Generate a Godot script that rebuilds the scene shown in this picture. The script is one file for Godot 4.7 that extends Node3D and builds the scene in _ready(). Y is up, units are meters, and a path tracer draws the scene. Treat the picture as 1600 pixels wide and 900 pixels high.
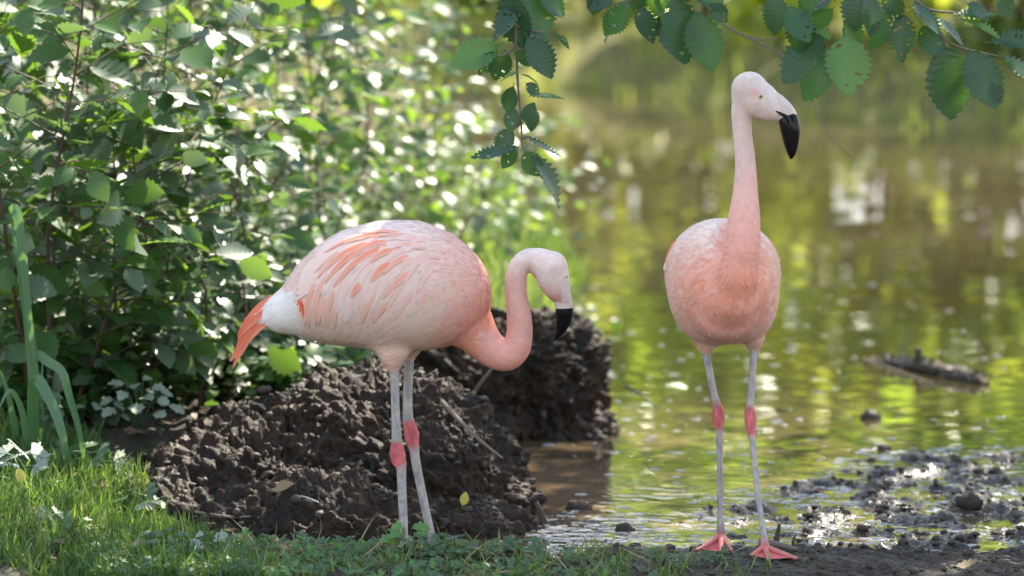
extends Node3D
# Two flamingos at the muddy edge of a pond. Metres, y up, water level at y = 0; the lens stands at x = 0, z = 0 and looks along -z.

const EYE := 1.6                     # height of the lens
const PITCH := 0.0956                # how far the lens looks down
const LENS := 6620.0                 # focal length in pixels of a 1600 wide frame

var rng := RandomNumberGenerator.new()
var taken := {}
var n_big := FastNoiseLite.new()
var n_mid := FastNoiseLite.new()
var n_fine := FastNoiseLite.new()
var M := {}                          # materials
var LEAF := {}                       # leaf meshes, lists of variants


func _ready() -> void:
	rng.seed = 4711
	# ---- camera, sky, sun, exposure
	var cam := Camera3D.new()
	cam.name = "camera"
	cam.position = Vector3(0, EYE, 0)
	cam.rotation = Vector3(-PITCH, 0, 0)
	cam.fov = rad_to_deg(2.0 * atan(450.0 / LENS))
	cam.near = 0.1
	cam.far = 600.0
	var lens := CameraAttributesPhysical.new()
	lens.frustum_focal_length = 150.0
	lens.exposure_aperture = 2.9
	lens.frustum_focus_distance = 9.95
	cam.attributes = lens
	add_child(cam)
	cam.fov = rad_to_deg(2.0 * atan(450.0 / LENS))
	var env := Environment.new()
	env.background_mode = Environment.BG_SKY
	var sm := ProceduralSkyMaterial.new()
	sm.sky_top_color = Color(0.6, 0.67, 0.77)
	sm.sky_horizon_color = Color(0.95, 0.94, 0.91)
	sm.sky_curve = 0.2
	sm.ground_bottom_color = Color(0.2, 0.22, 0.15)
	sm.ground_horizon_color = Color(0.5, 0.53, 0.45)
	sm.energy_multiplier = 0.8
	var sky := Sky.new()
	sky.sky_material = sm
	env.sky = sky
	env.tonemap_mode = Environment.TONE_MAPPER_LINEAR
	env.tonemap_exposure = 3.4
	env.sdfgi_enabled = true
	env.ssao_enabled = true
	env.ssil_enabled = true
	var we := WorldEnvironment.new()
	we.name = "daylight"
	we.environment = env
	add_child(we)
	var sun := DirectionalLight3D.new()
	sun.name = "sun"
	sun.light_energy = 1.6
	sun.light_color = Color(1.0, 0.96, 0.88)
	sun.light_angular_distance = 0.5
	sun.shadow_enabled = true
	add_child(sun)
	sun.look_at_from_position(SUN * 50.0, Vector3.ZERO, Vector3.UP)

	noises()
	materials()
	leaf_kinds()
	var t := Time.get_ticks_msec()
	# ---- setting
	ground()
	water()
	far_bank()
	t = lap("setting", t)
	shade_tree()
	mud_mounds()
	t = lap("mounds", t)
	# ---- plants on the left bank
	shrubs()
	t = lap("shrubs", t)
	undergrowth()
	reed_plant()
	weeds()
	grass()
	t = lap("low plants", t)
	# ---- the birds
	feeding_flamingo()
	t = lap("left bird", t)
	watching_flamingo()
	t = lap("right bird", t)
	# ---- overhanging twigs and small things
	hanging_branches()
	bits()
	t = lap("bits", t)


const SUN := Vector3(0.42, 0.98, -0.72)


func lap(what: String, t: int) -> int:
	var now := Time.get_ticks_msec()
	print(what, " ", now - t, " ms")
	return now


# ------------------------------------------------------------------ helpers
func dep(py: float) -> float:
	return PITCH + atan((py - 450.0) / LENS)


func at(px: float, py: float, d: float) -> Vector3:
	return Vector3((px - 800.0) / LENS * d, EYE - d * tan(dep(py)), -d)


func on_ground(px: float, d: float, up := 0.0) -> Vector3:
	var x := (px - 800.0) / LENS * d
	return Vector3(x, height(x, d) + up, -d)


func numbered(called: String) -> String:
	var n: int = taken.get(called, 0)
	taken[called] = n + 1
	return called if n == 0 else "%s_%03d" % [called, n]


func tag(o: Node, label: String, category: String, group := "", kind := "") -> void:
	if label:
		o.set_meta("label", label)
	if category:
		o.set_meta("category", category)
	if group:
		o.set_meta("group", group)
	if kind:
		o.set_meta("kind", kind)


func thing(called: String, where: Vector3, label: String, category: String, group := "") -> Node3D:
	var o := Node3D.new()
	o.name = numbered(called)
	o.position = where
	add_child(o)
	tag(o, label, category, group)
	return o


func part(called: String, mesh: Mesh, m: Material, parent: Node) -> MeshInstance3D:
	var o := MeshInstance3D.new()
	o.mesh = mesh
	if m:
		o.material_override = m
	if parent == self:
		o.name = numbered(called)
		add_child(o)
	else:
		var key := "%s/%s" % [parent.get_instance_id(), called]
		var n: int = taken.get(key, 0)
		taken[key] = n + 1
		o.name = called if n == 0 else "%s_%03d" % [called, n]
		parent.add_child(o)
	return o


func many(called: String, mesh: Mesh, m: Material, parent: Node, places: Array, colors = null) -> MultiMeshInstance3D:
	var mm := MultiMesh.new()
	mm.transform_format = MultiMesh.TRANSFORM_3D
	mm.use_colors = colors != null
	mm.mesh = mesh
	mm.instance_count = places.size()
	for i in places.size():
		mm.set_instance_transform(i, places[i])
		if colors != null:
			mm.set_instance_color(i, colors[i])
	var o := MultiMeshInstance3D.new()
	o.multimesh = mm
	o.material_override = m
	if parent == self:
		o.name = numbered(called)
	else:
		var key := "%s/%s" % [parent.get_instance_id(), called]
		var n: int = taken.get(key, 0)
		taken[key] = n + 1
		o.name = called if n == 0 else "%s_%03d" % [called, n]
	parent.add_child(o)
	o.set_meta("kind", "stuff")
	return o


func mesh_of(v: PackedVector3Array, n: PackedVector3Array, idx: PackedInt32Array, c = null, uv = null) -> ArrayMesh:
	# faces are turned so that they run clockwise seen from where their normals point
	for i in range(0, idx.size(), 3):
		var a := idx[i]
		var b := idx[i + 1]
		var e := idx[i + 2]
		if (v[b] - v[a]).cross(v[e] - v[a]).dot(n[a] + n[b] + n[e]) > 0.0:
			idx[i + 1] = e
			idx[i + 2] = b
	var arr := []
	arr.resize(Mesh.ARRAY_MAX)
	arr[Mesh.ARRAY_VERTEX] = v
	arr[Mesh.ARRAY_NORMAL] = n
	arr[Mesh.ARRAY_INDEX] = idx
	if c != null:
		arr[Mesh.ARRAY_COLOR] = c
	if uv != null:
		arr[Mesh.ARRAY_TEX_UV] = uv
	var m := ArrayMesh.new()
	m.add_surface_from_arrays(Mesh.PRIMITIVE_TRIANGLES, arr)
	return m


func vertex_normals(v: PackedVector3Array, idx: PackedInt32Array) -> PackedVector3Array:
	# area weighted, for faces that all run the same way
	var n := PackedVector3Array()
	n.resize(v.size())
	for i in range(0, idx.size(), 3):
		var f := (v[idx[i + 1]] - v[idx[i]]).cross(v[idx[i + 2]] - v[idx[i]])
		n[idx[i]] += f
		n[idx[i + 1]] += f
		n[idx[i + 2]] += f
	for i in n.size():
		n[i] = n[i].normalized() if n[i].length_squared() > 1e-20 else Vector3.UP
	return n


func grid_index(rows: int, cols: int, around := false, base := 0) -> PackedInt32Array:
	var idx := PackedInt32Array()
	for i in rows - 1:
		for j in (cols if around else cols - 1):
			var a := base + i * cols + j
			var b := base + i * cols + (j + 1) % cols
			idx.append_array([a, b, a + cols, b, b + cols, a + cols])
	return idx


# a tube through points with radii; flat > 0 squashes it along «across»
func tube_into(v: PackedVector3Array, n: PackedVector3Array, idx: PackedInt32Array, pts: Array, radii: Array, sides := 8, col = null, shade = null) -> void:
	var base := v.size()
	var ref := Vector3(0.31, 0.2, 0.93)
	for i in pts.size():
		var d: Vector3 = (pts[min(i + 1, pts.size() - 1)] - pts[max(i - 1, 0)]).normalized()
		var x := d.cross(ref).normalized()
		var y := d.cross(x)
		for j in sides:
			var a := TAU * j / sides
			var o := x * cos(a) + y * sin(a)
			v.append(pts[i] + o * radii[i])
			n.append(o)
			if col != null:
				col.append(shade[i] if shade is Array else shade)
	for i in pts.size() - 1:
		for j in sides:
			var a := base + i * sides + j
			var b := base + i * sides + (j + 1) % sides
			idx.append_array([a, b, a + sides, b, b + sides, a + sides])
	for e in [0, pts.size() - 1]:
		v.append(pts[e])
		var out: Vector3 = (pts[e] - pts[1 if e == 0 else e - 1]).normalized()
		n.append(out)
		if col != null:
			col.append(shade[e] if shade is Array else shade)
		for j in sides:
			idx.append_array([v.size() - 1, base + e * sides + j, base + e * sides + (j + 1) % sides])


func tube(pts: Array, radii: Array, sides := 8, shade = null) -> ArrayMesh:
	var v := PackedVector3Array()
	var n := PackedVector3Array()
	var idx := PackedInt32Array()
	if shade == null:
		tube_into(v, n, idx, pts, radii, sides)
		return mesh_of(v, n, idx)
	var c := []
	tube_into(v, n, idx, pts, radii, sides, c, shade)
	return mesh_of(v, n, idx, PackedColorArray(c))


func smooth_path(pts: Array, per := 5) -> Array:
	# Catmull-Rom through the points; works on vectors and numbers
	var out := []
	for i in pts.size() - 1:
		var p0 = pts[max(i - 1, 0)]
		var p1 = pts[i]
		var p2 = pts[i + 1]
		var p3 = pts[min(i + 2, pts.size() - 1)]
		for k in per:
			var t := float(k) / per
			out.append(((p1 * 2.0) + (p2 - p0) * t + (p0 * 2.0 - p1 * 5.0 + p2 * 4.0 - p3) * t * t + (p1 * 3.0 - p0 - p2 * 3.0 + p3) * t * t * t) * 0.5)
	out.append(pts[-1])
	return out


func aim(where: Vector3, dir: Vector3, face: Vector3, size: float, wide := 1.0) -> Transform3D:
	# a leaf: its length along y, its upper side towards z
	var y := dir.normalized()
	var x := y.cross(face)
	if x.length_squared() < 1e-6:
		x = y.cross(Vector3(0.9, 0.1, 0.3))
	x = x.normalized()
	var z := x.cross(y)
	return Transform3D(Basis(x * size * wide, y * size, z * size), where)


func rv(s := 1.0) -> Vector3:
	return Vector3(rng.randfn(0, s), rng.randfn(0, s), rng.randfn(0, s))


func noises() -> void:
	for k in [[n_big, 3, 0.7, 3], [n_mid, 11, 4.0, 3], [n_fine, 29, 16.0, 4]]:
		var n: FastNoiseLite = k[0]
		n.noise_type = FastNoiseLite.TYPE_SIMPLEX_SMOOTH
		n.seed = k[1]
		n.frequency = k[2]
		n.fractal_type = FastNoiseLite.FRACTAL_FBM
		n.fractal_octaves = k[3]


# ------------------------------------------------------------------ materials
func noise_tex(seed_: int, freq: float, size := 512, lo := 0.0, hi := 1.0, normal := false, strength := 8.0, kind := FastNoiseLite.TYPE_SIMPLEX_SMOOTH, octaves := 4) -> NoiseTexture2D:
	var n := FastNoiseLite.new()
	n.seed = seed_
	n.noise_type = kind
	n.frequency = freq
	n.fractal_octaves = octaves
	var t := NoiseTexture2D.new()
	t.width = size
	t.height = size
	t.seamless = true
	t.noise = n
	if normal:
		t.as_normal_map = true
		t.bump_strength = strength
	else:
		var g := Gradient.new()
		g.offsets = PackedFloat32Array([0.0, 1.0])
		g.colors = PackedColorArray([Color(lo, lo, lo), Color(hi, hi, hi)])
		t.color_ramp = g
	return t


func lin(r: float, g: float, b: float) -> Color:
	return Color(r, g, b).linear_to_srgb()


func plain(c: Color, rough: float, spec := 0.5) -> StandardMaterial3D:
	var m := StandardMaterial3D.new()
	m.albedo_color = c
	m.roughness = rough
	m.metallic_specular = spec
	m.cull_mode = BaseMaterial3D.CULL_DISABLED
	return m


func leafy(c: Color, back: Color, rough: float, spec := 0.5) -> StandardMaterial3D:
	var m := plain(c, rough, spec)
	m.backlight_enabled = true
	m.backlight = back
	return m


func materials() -> void:
	var fuzz := noise_tex(5, 0.05, 512)
	var lumps := noise_tex(6, 0.02, 512)
	# leaves: dark, mid, light, grey, yellowish
	M.leaves = [
		leafy(lin(0.018, 0.05, 0.019), lin(0.1, 0.19, 0.02), 0.42, 0.45),
		leafy(lin(0.024, 0.07, 0.021), lin(0.14, 0.26, 0.025), 0.42, 0.45),
		leafy(lin(0.04, 0.1, 0.026), lin(0.22, 0.36, 0.035), 0.42, 0.45),
		leafy(lin(0.06, 0.095, 0.06), lin(0.12, 0.2, 0.05), 0.4, 0.55),
		leafy(lin(0.1, 0.16, 0.03), lin(0.36, 0.46, 0.04), 0.45),
	]
	M.far_leaves = [
		leafy(lin(0.1, 0.15, 0.03), lin(0.62, 0.86, 0.08), 0.2),
		leafy(lin(0.14, 0.17, 0.03), lin(0.84, 0.95, 0.1), 0.2),
		leafy(lin(0.06, 0.1, 0.025), lin(0.16, 0.24, 0.025), 0.25),
	]
	M.far_grass = leafy(lin(0.16, 0.18, 0.045), lin(0.5, 0.58, 0.08), 0.45)
	M.hero = [
		leafy(lin(0.02, 0.06, 0.034), lin(0.06, 0.13, 0.02), 0.34, 0.42),
		leafy(lin(0.026, 0.085, 0.034), lin(0.11, 0.24, 0.03), 0.34, 0.42),
		leafy(lin(0.045, 0.13, 0.035), lin(0.2, 0.36, 0.04), 0.42),
	]
	M.grass = [
		leafy(lin(0.036, 0.1, 0.02), lin(0.13, 0.22, 0.03), 0.45, 0.4),
		leafy(lin(0.026, 0.068, 0.018), lin(0.1, 0.17, 0.028), 0.45, 0.4),
		leafy(lin(0.14, 0.2, 0.05), lin(0.26, 0.34, 0.06), 0.45),
	]
	M.reed = leafy(lin(0.06, 0.14, 0.065), lin(0.1, 0.2, 0.04), 0.42)
	M.weed = leafy(lin(0.05, 0.1, 0.05), lin(0.14, 0.24, 0.05), 0.5)
	M.pale_weed = leafy(lin(0.2, 0.25, 0.2), lin(0.12, 0.16, 0.1), 0.6)
	M.bright_weed = leafy(lin(0.06, 0.17, 0.035), lin(0.2, 0.36, 0.05), 0.45)
	M.bark = plain(lin(0.07, 0.055, 0.042), 0.85)
	M.bark.heightmap_enabled = true
	M.bark.heightmap_texture = fuzz
	M.bark.heightmap_scale = 0.6
	M.bark.uv1_triplanar = true
	M.bark.uv1_scale = Vector3(6, 2, 6)
	M.red_bark = plain(lin(0.09, 0.05, 0.038), 0.6)
	M.twig = plain(lin(0.16, 0.13, 0.1), 0.7)
	M.dead_leaf = leafy(lin(0.22, 0.16, 0.08), lin(0.1, 0.08, 0.03), 0.6)
	M.brown_leaf = leafy(lin(0.1, 0.06, 0.035), lin(0.05, 0.03, 0.02), 0.6)
	M.yellow_leaf = leafy(lin(0.4, 0.36, 0.06), lin(0.2, 0.18, 0.03), 0.55)
	# ground
	M.soil = plain(Color.WHITE, 0.9, 0.4)
	M.soil.vertex_color_use_as_albedo = true
	M.soil.uv1_triplanar = true
	M.soil.uv1_world_triplanar = true
	M.soil.uv1_scale = Vector3.ONE * 1.7
	M.soil.albedo_texture = noise_tex(8, 0.03, 512, 0.6, 1.0)
	M.soil.heightmap_enabled = true
	M.soil.heightmap_texture = fuzz
	M.soil.heightmap_scale = 1.2
	M.mud = plain(Color.WHITE, 1.0, 0.4)
	M.mud.vertex_color_use_as_albedo = true
	M.mud.uv1_triplanar = true
	M.mud.uv1_world_triplanar = true
	M.mud.uv1_scale = Vector3.ONE * 3.1
	M.mud.albedo_texture = noise_tex(8, 0.03, 512, 0.55, 1.0)
	M.mud.roughness_texture = noise_tex(9, 0.02, 512, 0.42, 1.0)
	M.mud.roughness_texture_channel = BaseMaterial3D.TEXTURE_CHANNEL_RED
	M.mud.heightmap_enabled = true
	M.mud.heightmap_texture = noise_tex(10, 0.035, 512, 0.0, 1.0, false, 8.0, FastNoiseLite.TYPE_SIMPLEX_SMOOTH, 5)
	M.mud.heightmap_scale = 0.55
	# water: murky, mirror smooth, with small waves
	M.water = plain(Color.WHITE, 0.02, 0.36)
	M.water.vertex_color_use_as_albedo = true
	M.water.normal_enabled = true
	M.water.normal_texture = noise_tex(14, 0.012, 1024, 0, 1, true, 6.0, FastNoiseLite.TYPE_SIMPLEX_SMOOTH, 3)
	M.water.normal_scale = 0.013
	M.wet_mud = M.mud.duplicate()
	M.wet_mud.roughness_texture = noise_tex(9, 0.02, 512, 0.1, 0.55)
	M.straw = leafy(lin(0.3, 0.25, 0.12), lin(0.1, 0.09, 0.04), 0.6)
	M.crumb = plain(lin(0.045, 0.033, 0.024), 0.7)
	M.foam = plain(lin(0.4, 0.42, 0.43), 0.2)
	# birds
	M.plumage = plain(Color.WHITE, 0.75, 0.3)
	M.plumage.vertex_color_use_as_albedo = true
	M.plumage.rim_enabled = true
	M.plumage.rim = 0.12
	M.plumage.rim_tint = 0.3
	M.skin = plain(Color.WHITE, 0.5, 0.4)
	M.skin.vertex_color_use_as_albedo = true
	M.skin.uv1_triplanar = true
	M.skin.uv1_scale = Vector3.ONE * 22.0
	M.skin.heightmap_enabled = true
	M.skin.heightmap_texture = noise_tex(21, 0.09, 256, 0, 1, false, 8.0, FastNoiseLite.TYPE_CELLULAR, 2)
	M.skin.heightmap_scale = 0.12
	M.bill_pale = plain(lin(0.76, 0.62, 0.56), 0.45)
	M.bill_black = plain(lin(0.006, 0.006, 0.008), 0.24, 0.4)
	M.eye = plain(lin(0.62, 0.56, 0.3), 0.1)
	M.tail = leafy(lin(0.82, 0.25, 0.15), lin(0.2, 0.06, 0.03), 0.6)
	M.crust = plain(lin(0.1, 0.09, 0.085), 0.7)
	M.pale_wood = plain(lin(0.4, 0.39, 0.37), 0.5)
	M.rotten = plain(lin(0.16, 0.13, 0.1), 0.8)
	M.pupil = plain(lin(0.01, 0.01, 0.01), 0.05)


# ------------------------------------------------------------------ leaves
# teeth: saw teeth per side; cols: 1 or 2 strips per side; wide: half width over length; gone: share of outer pieces eaten away
func leaf_mesh(teeth: int, cols: int, wide: float, fold: float, droop: float, pleat: float, gone := 0.0, twist := 0.0, stalk := 0.12) -> ArrayMesh:
	var v := PackedVector3Array()
	var idx := PackedInt32Array()
	var rows := teeth * 2 + 1
	var across := cols * 2 + 1
	for i in rows:
		var t := float(i) / (rows - 1)
		var w := wide * 1.12 * pow(sin(PI * pow(t, 0.86)), 0.8) * (1.0 - 0.16 * t * t) if i > 0 and i < rows - 1 else 0.0
		var tooth := (1.0 + (0.55 if cols == 1 else 0.95) / teeth) if i % 2 == 1 else 1.0 - (0.75 if cols == 1 else 1.15) / teeth
		for j in across:
			var s := float(j - cols) / cols
			var edge := absf(s) > 0.99
			var x := s * w * (tooth if edge else 1.0)
			var y := t - (0.0 if edge else 0.0) - absf(s) * 0.05 * sin(PI * t) + (0.02 if edge and i % 2 == 1 else 0.0) + absf(s) * 0.1 * sin(PI * t)
			var z := absf(x) * fold + (pleat if i % 2 == 1 else -pleat) * absf(s) * (1.0 - t * 0.5)
			var a := twist * t
			var p := Vector3(x * cos(a) - z * sin(a), y, x * sin(a) + z * cos(a))
			var b := droop * t                       # bend along the length
			p = Vector3(p.x, p.y * (1.0 - 0.16 * b * b), p.z - 0.5 * droop * t * t)
			v.append(p)
	for i in rows - 1:
		for j in across - 1:
			if gone > 0.0 and i > 2 and i < rows - 2 and rng.randf() < gone:
				continue
			var a := i * across + j
			idx.append_array([a, a + 1, a + across, a + 1, a + across + 1, a + across])
	if stalk > 0.0:
		var b := v.size()
		v.append_array([Vector3(-0.012, 0, 0), Vector3(0.012, 0, 0), Vector3(-0.012, -stalk, 0.02), Vector3(0.012, -stalk, 0.02)])
		idx.append_array([b, b + 2, b + 1, b + 1, b + 2, b + 3])
	var n := vertex_normals(v, idx)
	for i in n.size():
		if n[i].z < 0.0:
			n[i] = -n[i]
	return mesh_of(v, n, idx)


func leaf_kinds() -> void:
	LEAF.bush = []
	for k in 5:
		LEAF.bush.append(leaf_mesh(7, 1, rng.randf_range(0.25, 0.32), rng.randf_range(0.05, 0.35), rng.randf_range(0.2, 0.7), 0.018, 0.0, rng.randf_range(-0.5, 0.5)))
	LEAF.small = []
	for k in 3:
		LEAF.small.append(leaf_mesh(3, 1, rng.randf_range(0.3, 0.42), rng.randf_range(0.1, 0.4), rng.randf_range(0.1, 0.6), 0.01, 0.0, rng.randf_range(-0.4, 0.4)))
	LEAF.hero = []
	for k in 6:
		LEAF.hero.append(leaf_mesh(10, 3, [0.3, 0.28, 0.34, 0.31, 0.27, 0.32][k], [0.08, 0.2, 0.02, 0.15, 0.3, 0.1][k], [0.15, 0.35, 0.1, 0.5, 0.3, 0.2][k], 0.032, [0.0, 0.0, 0.04, 0.0, 0.08, 0.02][k], [0.1, -0.3, 0.2, 0.4, -0.5, 0.0][k]))
	# a blade of grass: a strip that bends over
	LEAF.blade = []
	for k in 4:
		var v := PackedVector3Array()
		var n := PackedVector3Array()
		var bend: float = [0.2, 0.5, 0.9, 1.3][k]
		var pos := Vector3.ZERO
		for i in 7:
			var t := i / 6.0
			var a := bend * t * t
			if i > 0:
				pos += Vector3(0, cos(a), -sin(a)) / 6.0
			var w := 0.03 * (1.0 - pow(t, 2.2)) + 0.001
			for s in [-1.0, 0.0, 1.0]:
				v.append(pos + Vector3(s * w, 0, 0) + Vector3(0, sin(a), cos(a)) * absf(s) * w * 0.5)
				n.append((Vector3(0, sin(a), cos(a)) - Vector3(s * 0.45, 0, 0)).normalized())
		LEAF.blade.append(mesh_of(v, n, grid_index(7, 3)))
	# a lobed leaf of the ground cover: three notched leaflets
	LEAF.lobed = []
	for k in 3:
		var v := PackedVector3Array()
		var idx := PackedInt32Array()
		for q in 3:
			var turn: float = [-0.95, 0.0, 0.95][q] + rng.randf_range(-0.1, 0.1)
			var b := v.size()
			v.append(Vector3.ZERO)
			for i in 9:
				var t := (i - 4) / 4.0
				var r := 0.55 + (0.42 if i % 2 == 0 else 0.24) * (1.0 - absf(t) * 0.65)
				var a := turn + t * 0.42
				v.append(Vector3(sin(a) * r, cos(a) * r, 0.05 * sin(i * 2.0) - 0.12 * r * r))
			for i in 8:
				idx.append_array([b, b + 1 + i, b + 2 + i])
		v.append_array([Vector3(-0.02, 0, 0), Vector3(0.02, 0, 0), Vector3(0, -1.3, -0.3)])
		idx.append_array([v.size() - 3, v.size() - 2, v.size() - 1])
		var n := vertex_normals(v, idx)
		for i in n.size():
			if n[i].z < 0.0:
				n[i] = -n[i]
		LEAF.lobed.append(mesh_of(v, n, idx))


# ------------------------------------------------------------------ the lie of the land
func table(x: float, xs: Array, ys: Array) -> float:
	if x <= xs[0]:
		return ys[0]
	for i in xs.size() - 1:
		if x < xs[i + 1]:
			return lerpf(ys[i], ys[i + 1], (x - xs[i]) / (xs[i + 1] - xs[i]))
	return ys[-1]


var shore_d := [9.0, 10.2, 11.0, 12.0, 13.2, 16.7, 20.6, 25.0, 29.0, 34.0, 40.0]
var shore_x := [-0.9, -0.72, -0.3, -0.05, 0.26, 0.36, 0.12, -0.2, -0.5, -1.5, -4.0]
var front_x := [-1.6, -1.1, -0.75, -0.45, -0.2, 0.12, 0.3, 0.6, 1.2, 1.8]
var front_d := [11.2, 10.9, 10.3, 10.0, 9.92, 9.92, 10.12, 10.14, 10.02, 10.0]
var bank_x := [-8.0, -2.0, 0.5, 2.0, 4.0, 9.0]
var bank_d := [40.0, 37.0, 33.0, 29.0, 26.0, 22.0]


func left_land(x: float, d: float) -> float:
	var xs := table(d, shore_d, shore_x)
	return smoothstep(xs + 0.06, xs - 0.35, x)


func front_land(x: float, d: float) -> float:
	var df := table(x, front_x, front_d)
	return smoothstep(df + 0.14, df - 0.12, d + 0.05 * n_mid.get_noise_2d(x * 2.0, d * 2.0))


func far_land(x: float, d: float) -> float:
	return d - table(x, bank_x, bank_d)


func mud_flat(x: float, d: float) -> float:
	# where lumps of mud stand out of the shallow water on the right
	if d > 12.4 or d < 9.9 or x < -0.1:
		return 0.0
	var reach := table(x, [-0.05, 0.25, 0.55, 0.75, 0.95, 1.6], [10.5, 10.85, 11.0, 11.3, 11.95, 12.1])
	return smoothstep(reach + 0.15, reach - 0.3, d) * smoothstep(-0.12, 0.08, x) * (0.86 + 0.14 * smoothstep(0.5, 0.85, x))


func height(x: float, d: float) -> float:
	var big := n_big.get_noise_2d(x, d)
	var h := -0.12 + 0.02 * big
	if d < 40.0:
		var l := left_land(x, d)
		if l > 0.0:
			var up := 0.08 + 0.13 * smoothstep(10.6, 13.5, d) + 0.12 * smoothstep(0.0, 1.2, table(d, shore_d, shore_x) - x)
			h = lerpf(h, up + 0.05 * big + 0.025 * n_mid.get_noise_2d(x, d), l)
	if d < 11.6:
		var f := front_land(x, d)
		if f > 0.0:
			var stand := 1.0 - 0.75 * exp(-pow((x - 0.55) / 0.22, 2.0) - pow((d - 9.9) / 0.2, 2.0))
			var low := 0.035 - 0.019 * smoothstep(0.0, 0.4, x)
			h = maxf(h, lerpf(-0.1, low + stand * (0.012 * big + 0.018 * n_mid.get_noise_2d(x * 1.5, d * 1.5) + 0.012 * n_fine.get_noise_2d(x * 0.8, d * 0.8)), f))
	var m := mud_flat(x, d)
	if m > 0.0:
		var lump := n_mid.get_noise_2d(x * 1.5 + 7.0, d * 0.9) * 0.85 + n_fine.get_noise_2d(x * 0.6, d * 0.45) * 0.6
		h = maxf(h, -0.007 + 0.004 * smoothstep(0.45, 0.75, x) + 0.036 * lump + 0.007 * maxf(n_fine.get_noise_2d(x * 2.2, d * 2.2), 0.0) - 0.055 * (1.0 - m))
	var b := far_land(x, d)
	if b > -1.5:
		h = maxf(h, -0.15 + 0.45 * smoothstep(-0.8, 2.2, b) + 0.1 * big + 0.03 * maxf(b, 0.0))
	return h


func lines(lo: float, hi: float, step: float, out_lo: float, out_hi: float, grow: float) -> PackedFloat32Array:
	var a := PackedFloat32Array()
	var x := lo
	var s := step
	var before := []
	while x > out_lo:
		s *= grow
		x -= s
		before.append(x)
	before.reverse()
	for q in before:
		a.append(q)
	x = lo
	while x < hi:
		a.append(x)
		x += step
	s = step
	while x < out_hi:
		a.append(x)
		s *= grow
		x += s
	a.append(x)
	return a


func ground() -> void:
	var xs := lines(-1.5, 1.5, 0.0095, -300.0, 300.0, 1.16)
	var ds := lines(9.45, 12.3, 0.0105, -120.0, 500.0, 1.07)
	var w := xs.size()
	var v := PackedVector3Array()
	var c := PackedColorArray()
	v.resize(w * ds.size())
	c.resize(w * ds.size())
	var idx := PackedInt32Array()
	var wet := PackedInt32Array()
	var flat := PackedInt32Array()
	for i in ds.size():
		var d := ds[i]
		for j in w:
			var x := xs[j]
			var h := height(x, d)
			var k := i * w + j
			v[k] = Vector3(x, h, -d)
			var col := Color(0.085, 0.066, 0.05)
			var g := n_mid.get_noise_2d(x * 0.7, d * 0.7)
			if d > 22.0:
				col = Color(0.18, 0.19, 0.05).lerp(Color(0.27, 0.22, 0.11), clampf(0.5 + g, 0.0, 1.0))
			elif d > 13.4:
				col = Color(0.07, 0.085, 0.03).lerp(Color(0.075, 0.055, 0.035), clampf(0.5 + 1.5 * g, 0.0, 1.0))
			elif x < -0.75 and d < 10.9:
				col = Color(0.045, 0.05, 0.025).lerp(col, clampf(0.4 + g, 0.0, 1.0))
			elif mud_flat(x, d) > 0.02:
				col = Color(0.055, 0.045, 0.037)
			c[k] = col * (0.9 + 0.35 * g)
	for i in ds.size() - 1:
		for j in w - 1:
			var a := i * w + j
			var to := wet if v[a].y < 0.075 and ds[i] < 12.6 else idx
			if v[a].y < 0.06 and mud_flat(xs[j], ds[i]) > 0.05 and front_land(xs[j], ds[i]) < 0.5:
				to = flat
			to.append_array([a, a + w, a + 1, a + 1, a + w, a + w + 1])
	var n := PackedVector3Array()
	n.resize(v.size())
	for i in ds.size():
		for j in w:
			var a := v[i * w + mini(j + 1, w - 1)] - v[i * w + maxi(j - 1, 0)]
			var b := v[mini(i + 1, ds.size() - 1) * w + j] - v[maxi(i - 1, 0) * w + j]
			n[i * w + j] = a.cross(b).normalized()
	var m := ArrayMesh.new()
	for q in [[idx, M.soil], [wet, M.mud], [flat, M.wet_mud]]:
		var one := mesh_of(v, n, q[0], c)
		m.add_surface_from_arrays(Mesh.PRIMITIVE_TRIANGLES, one.surface_get_arrays(0))
		m.surface_set_material(m.get_surface_count() - 1, q[1])
	var o := part("ground", m, null, self)
	tag(o, "dark wet mud and soil of the pond bank", "ground", "", "structure")


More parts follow.
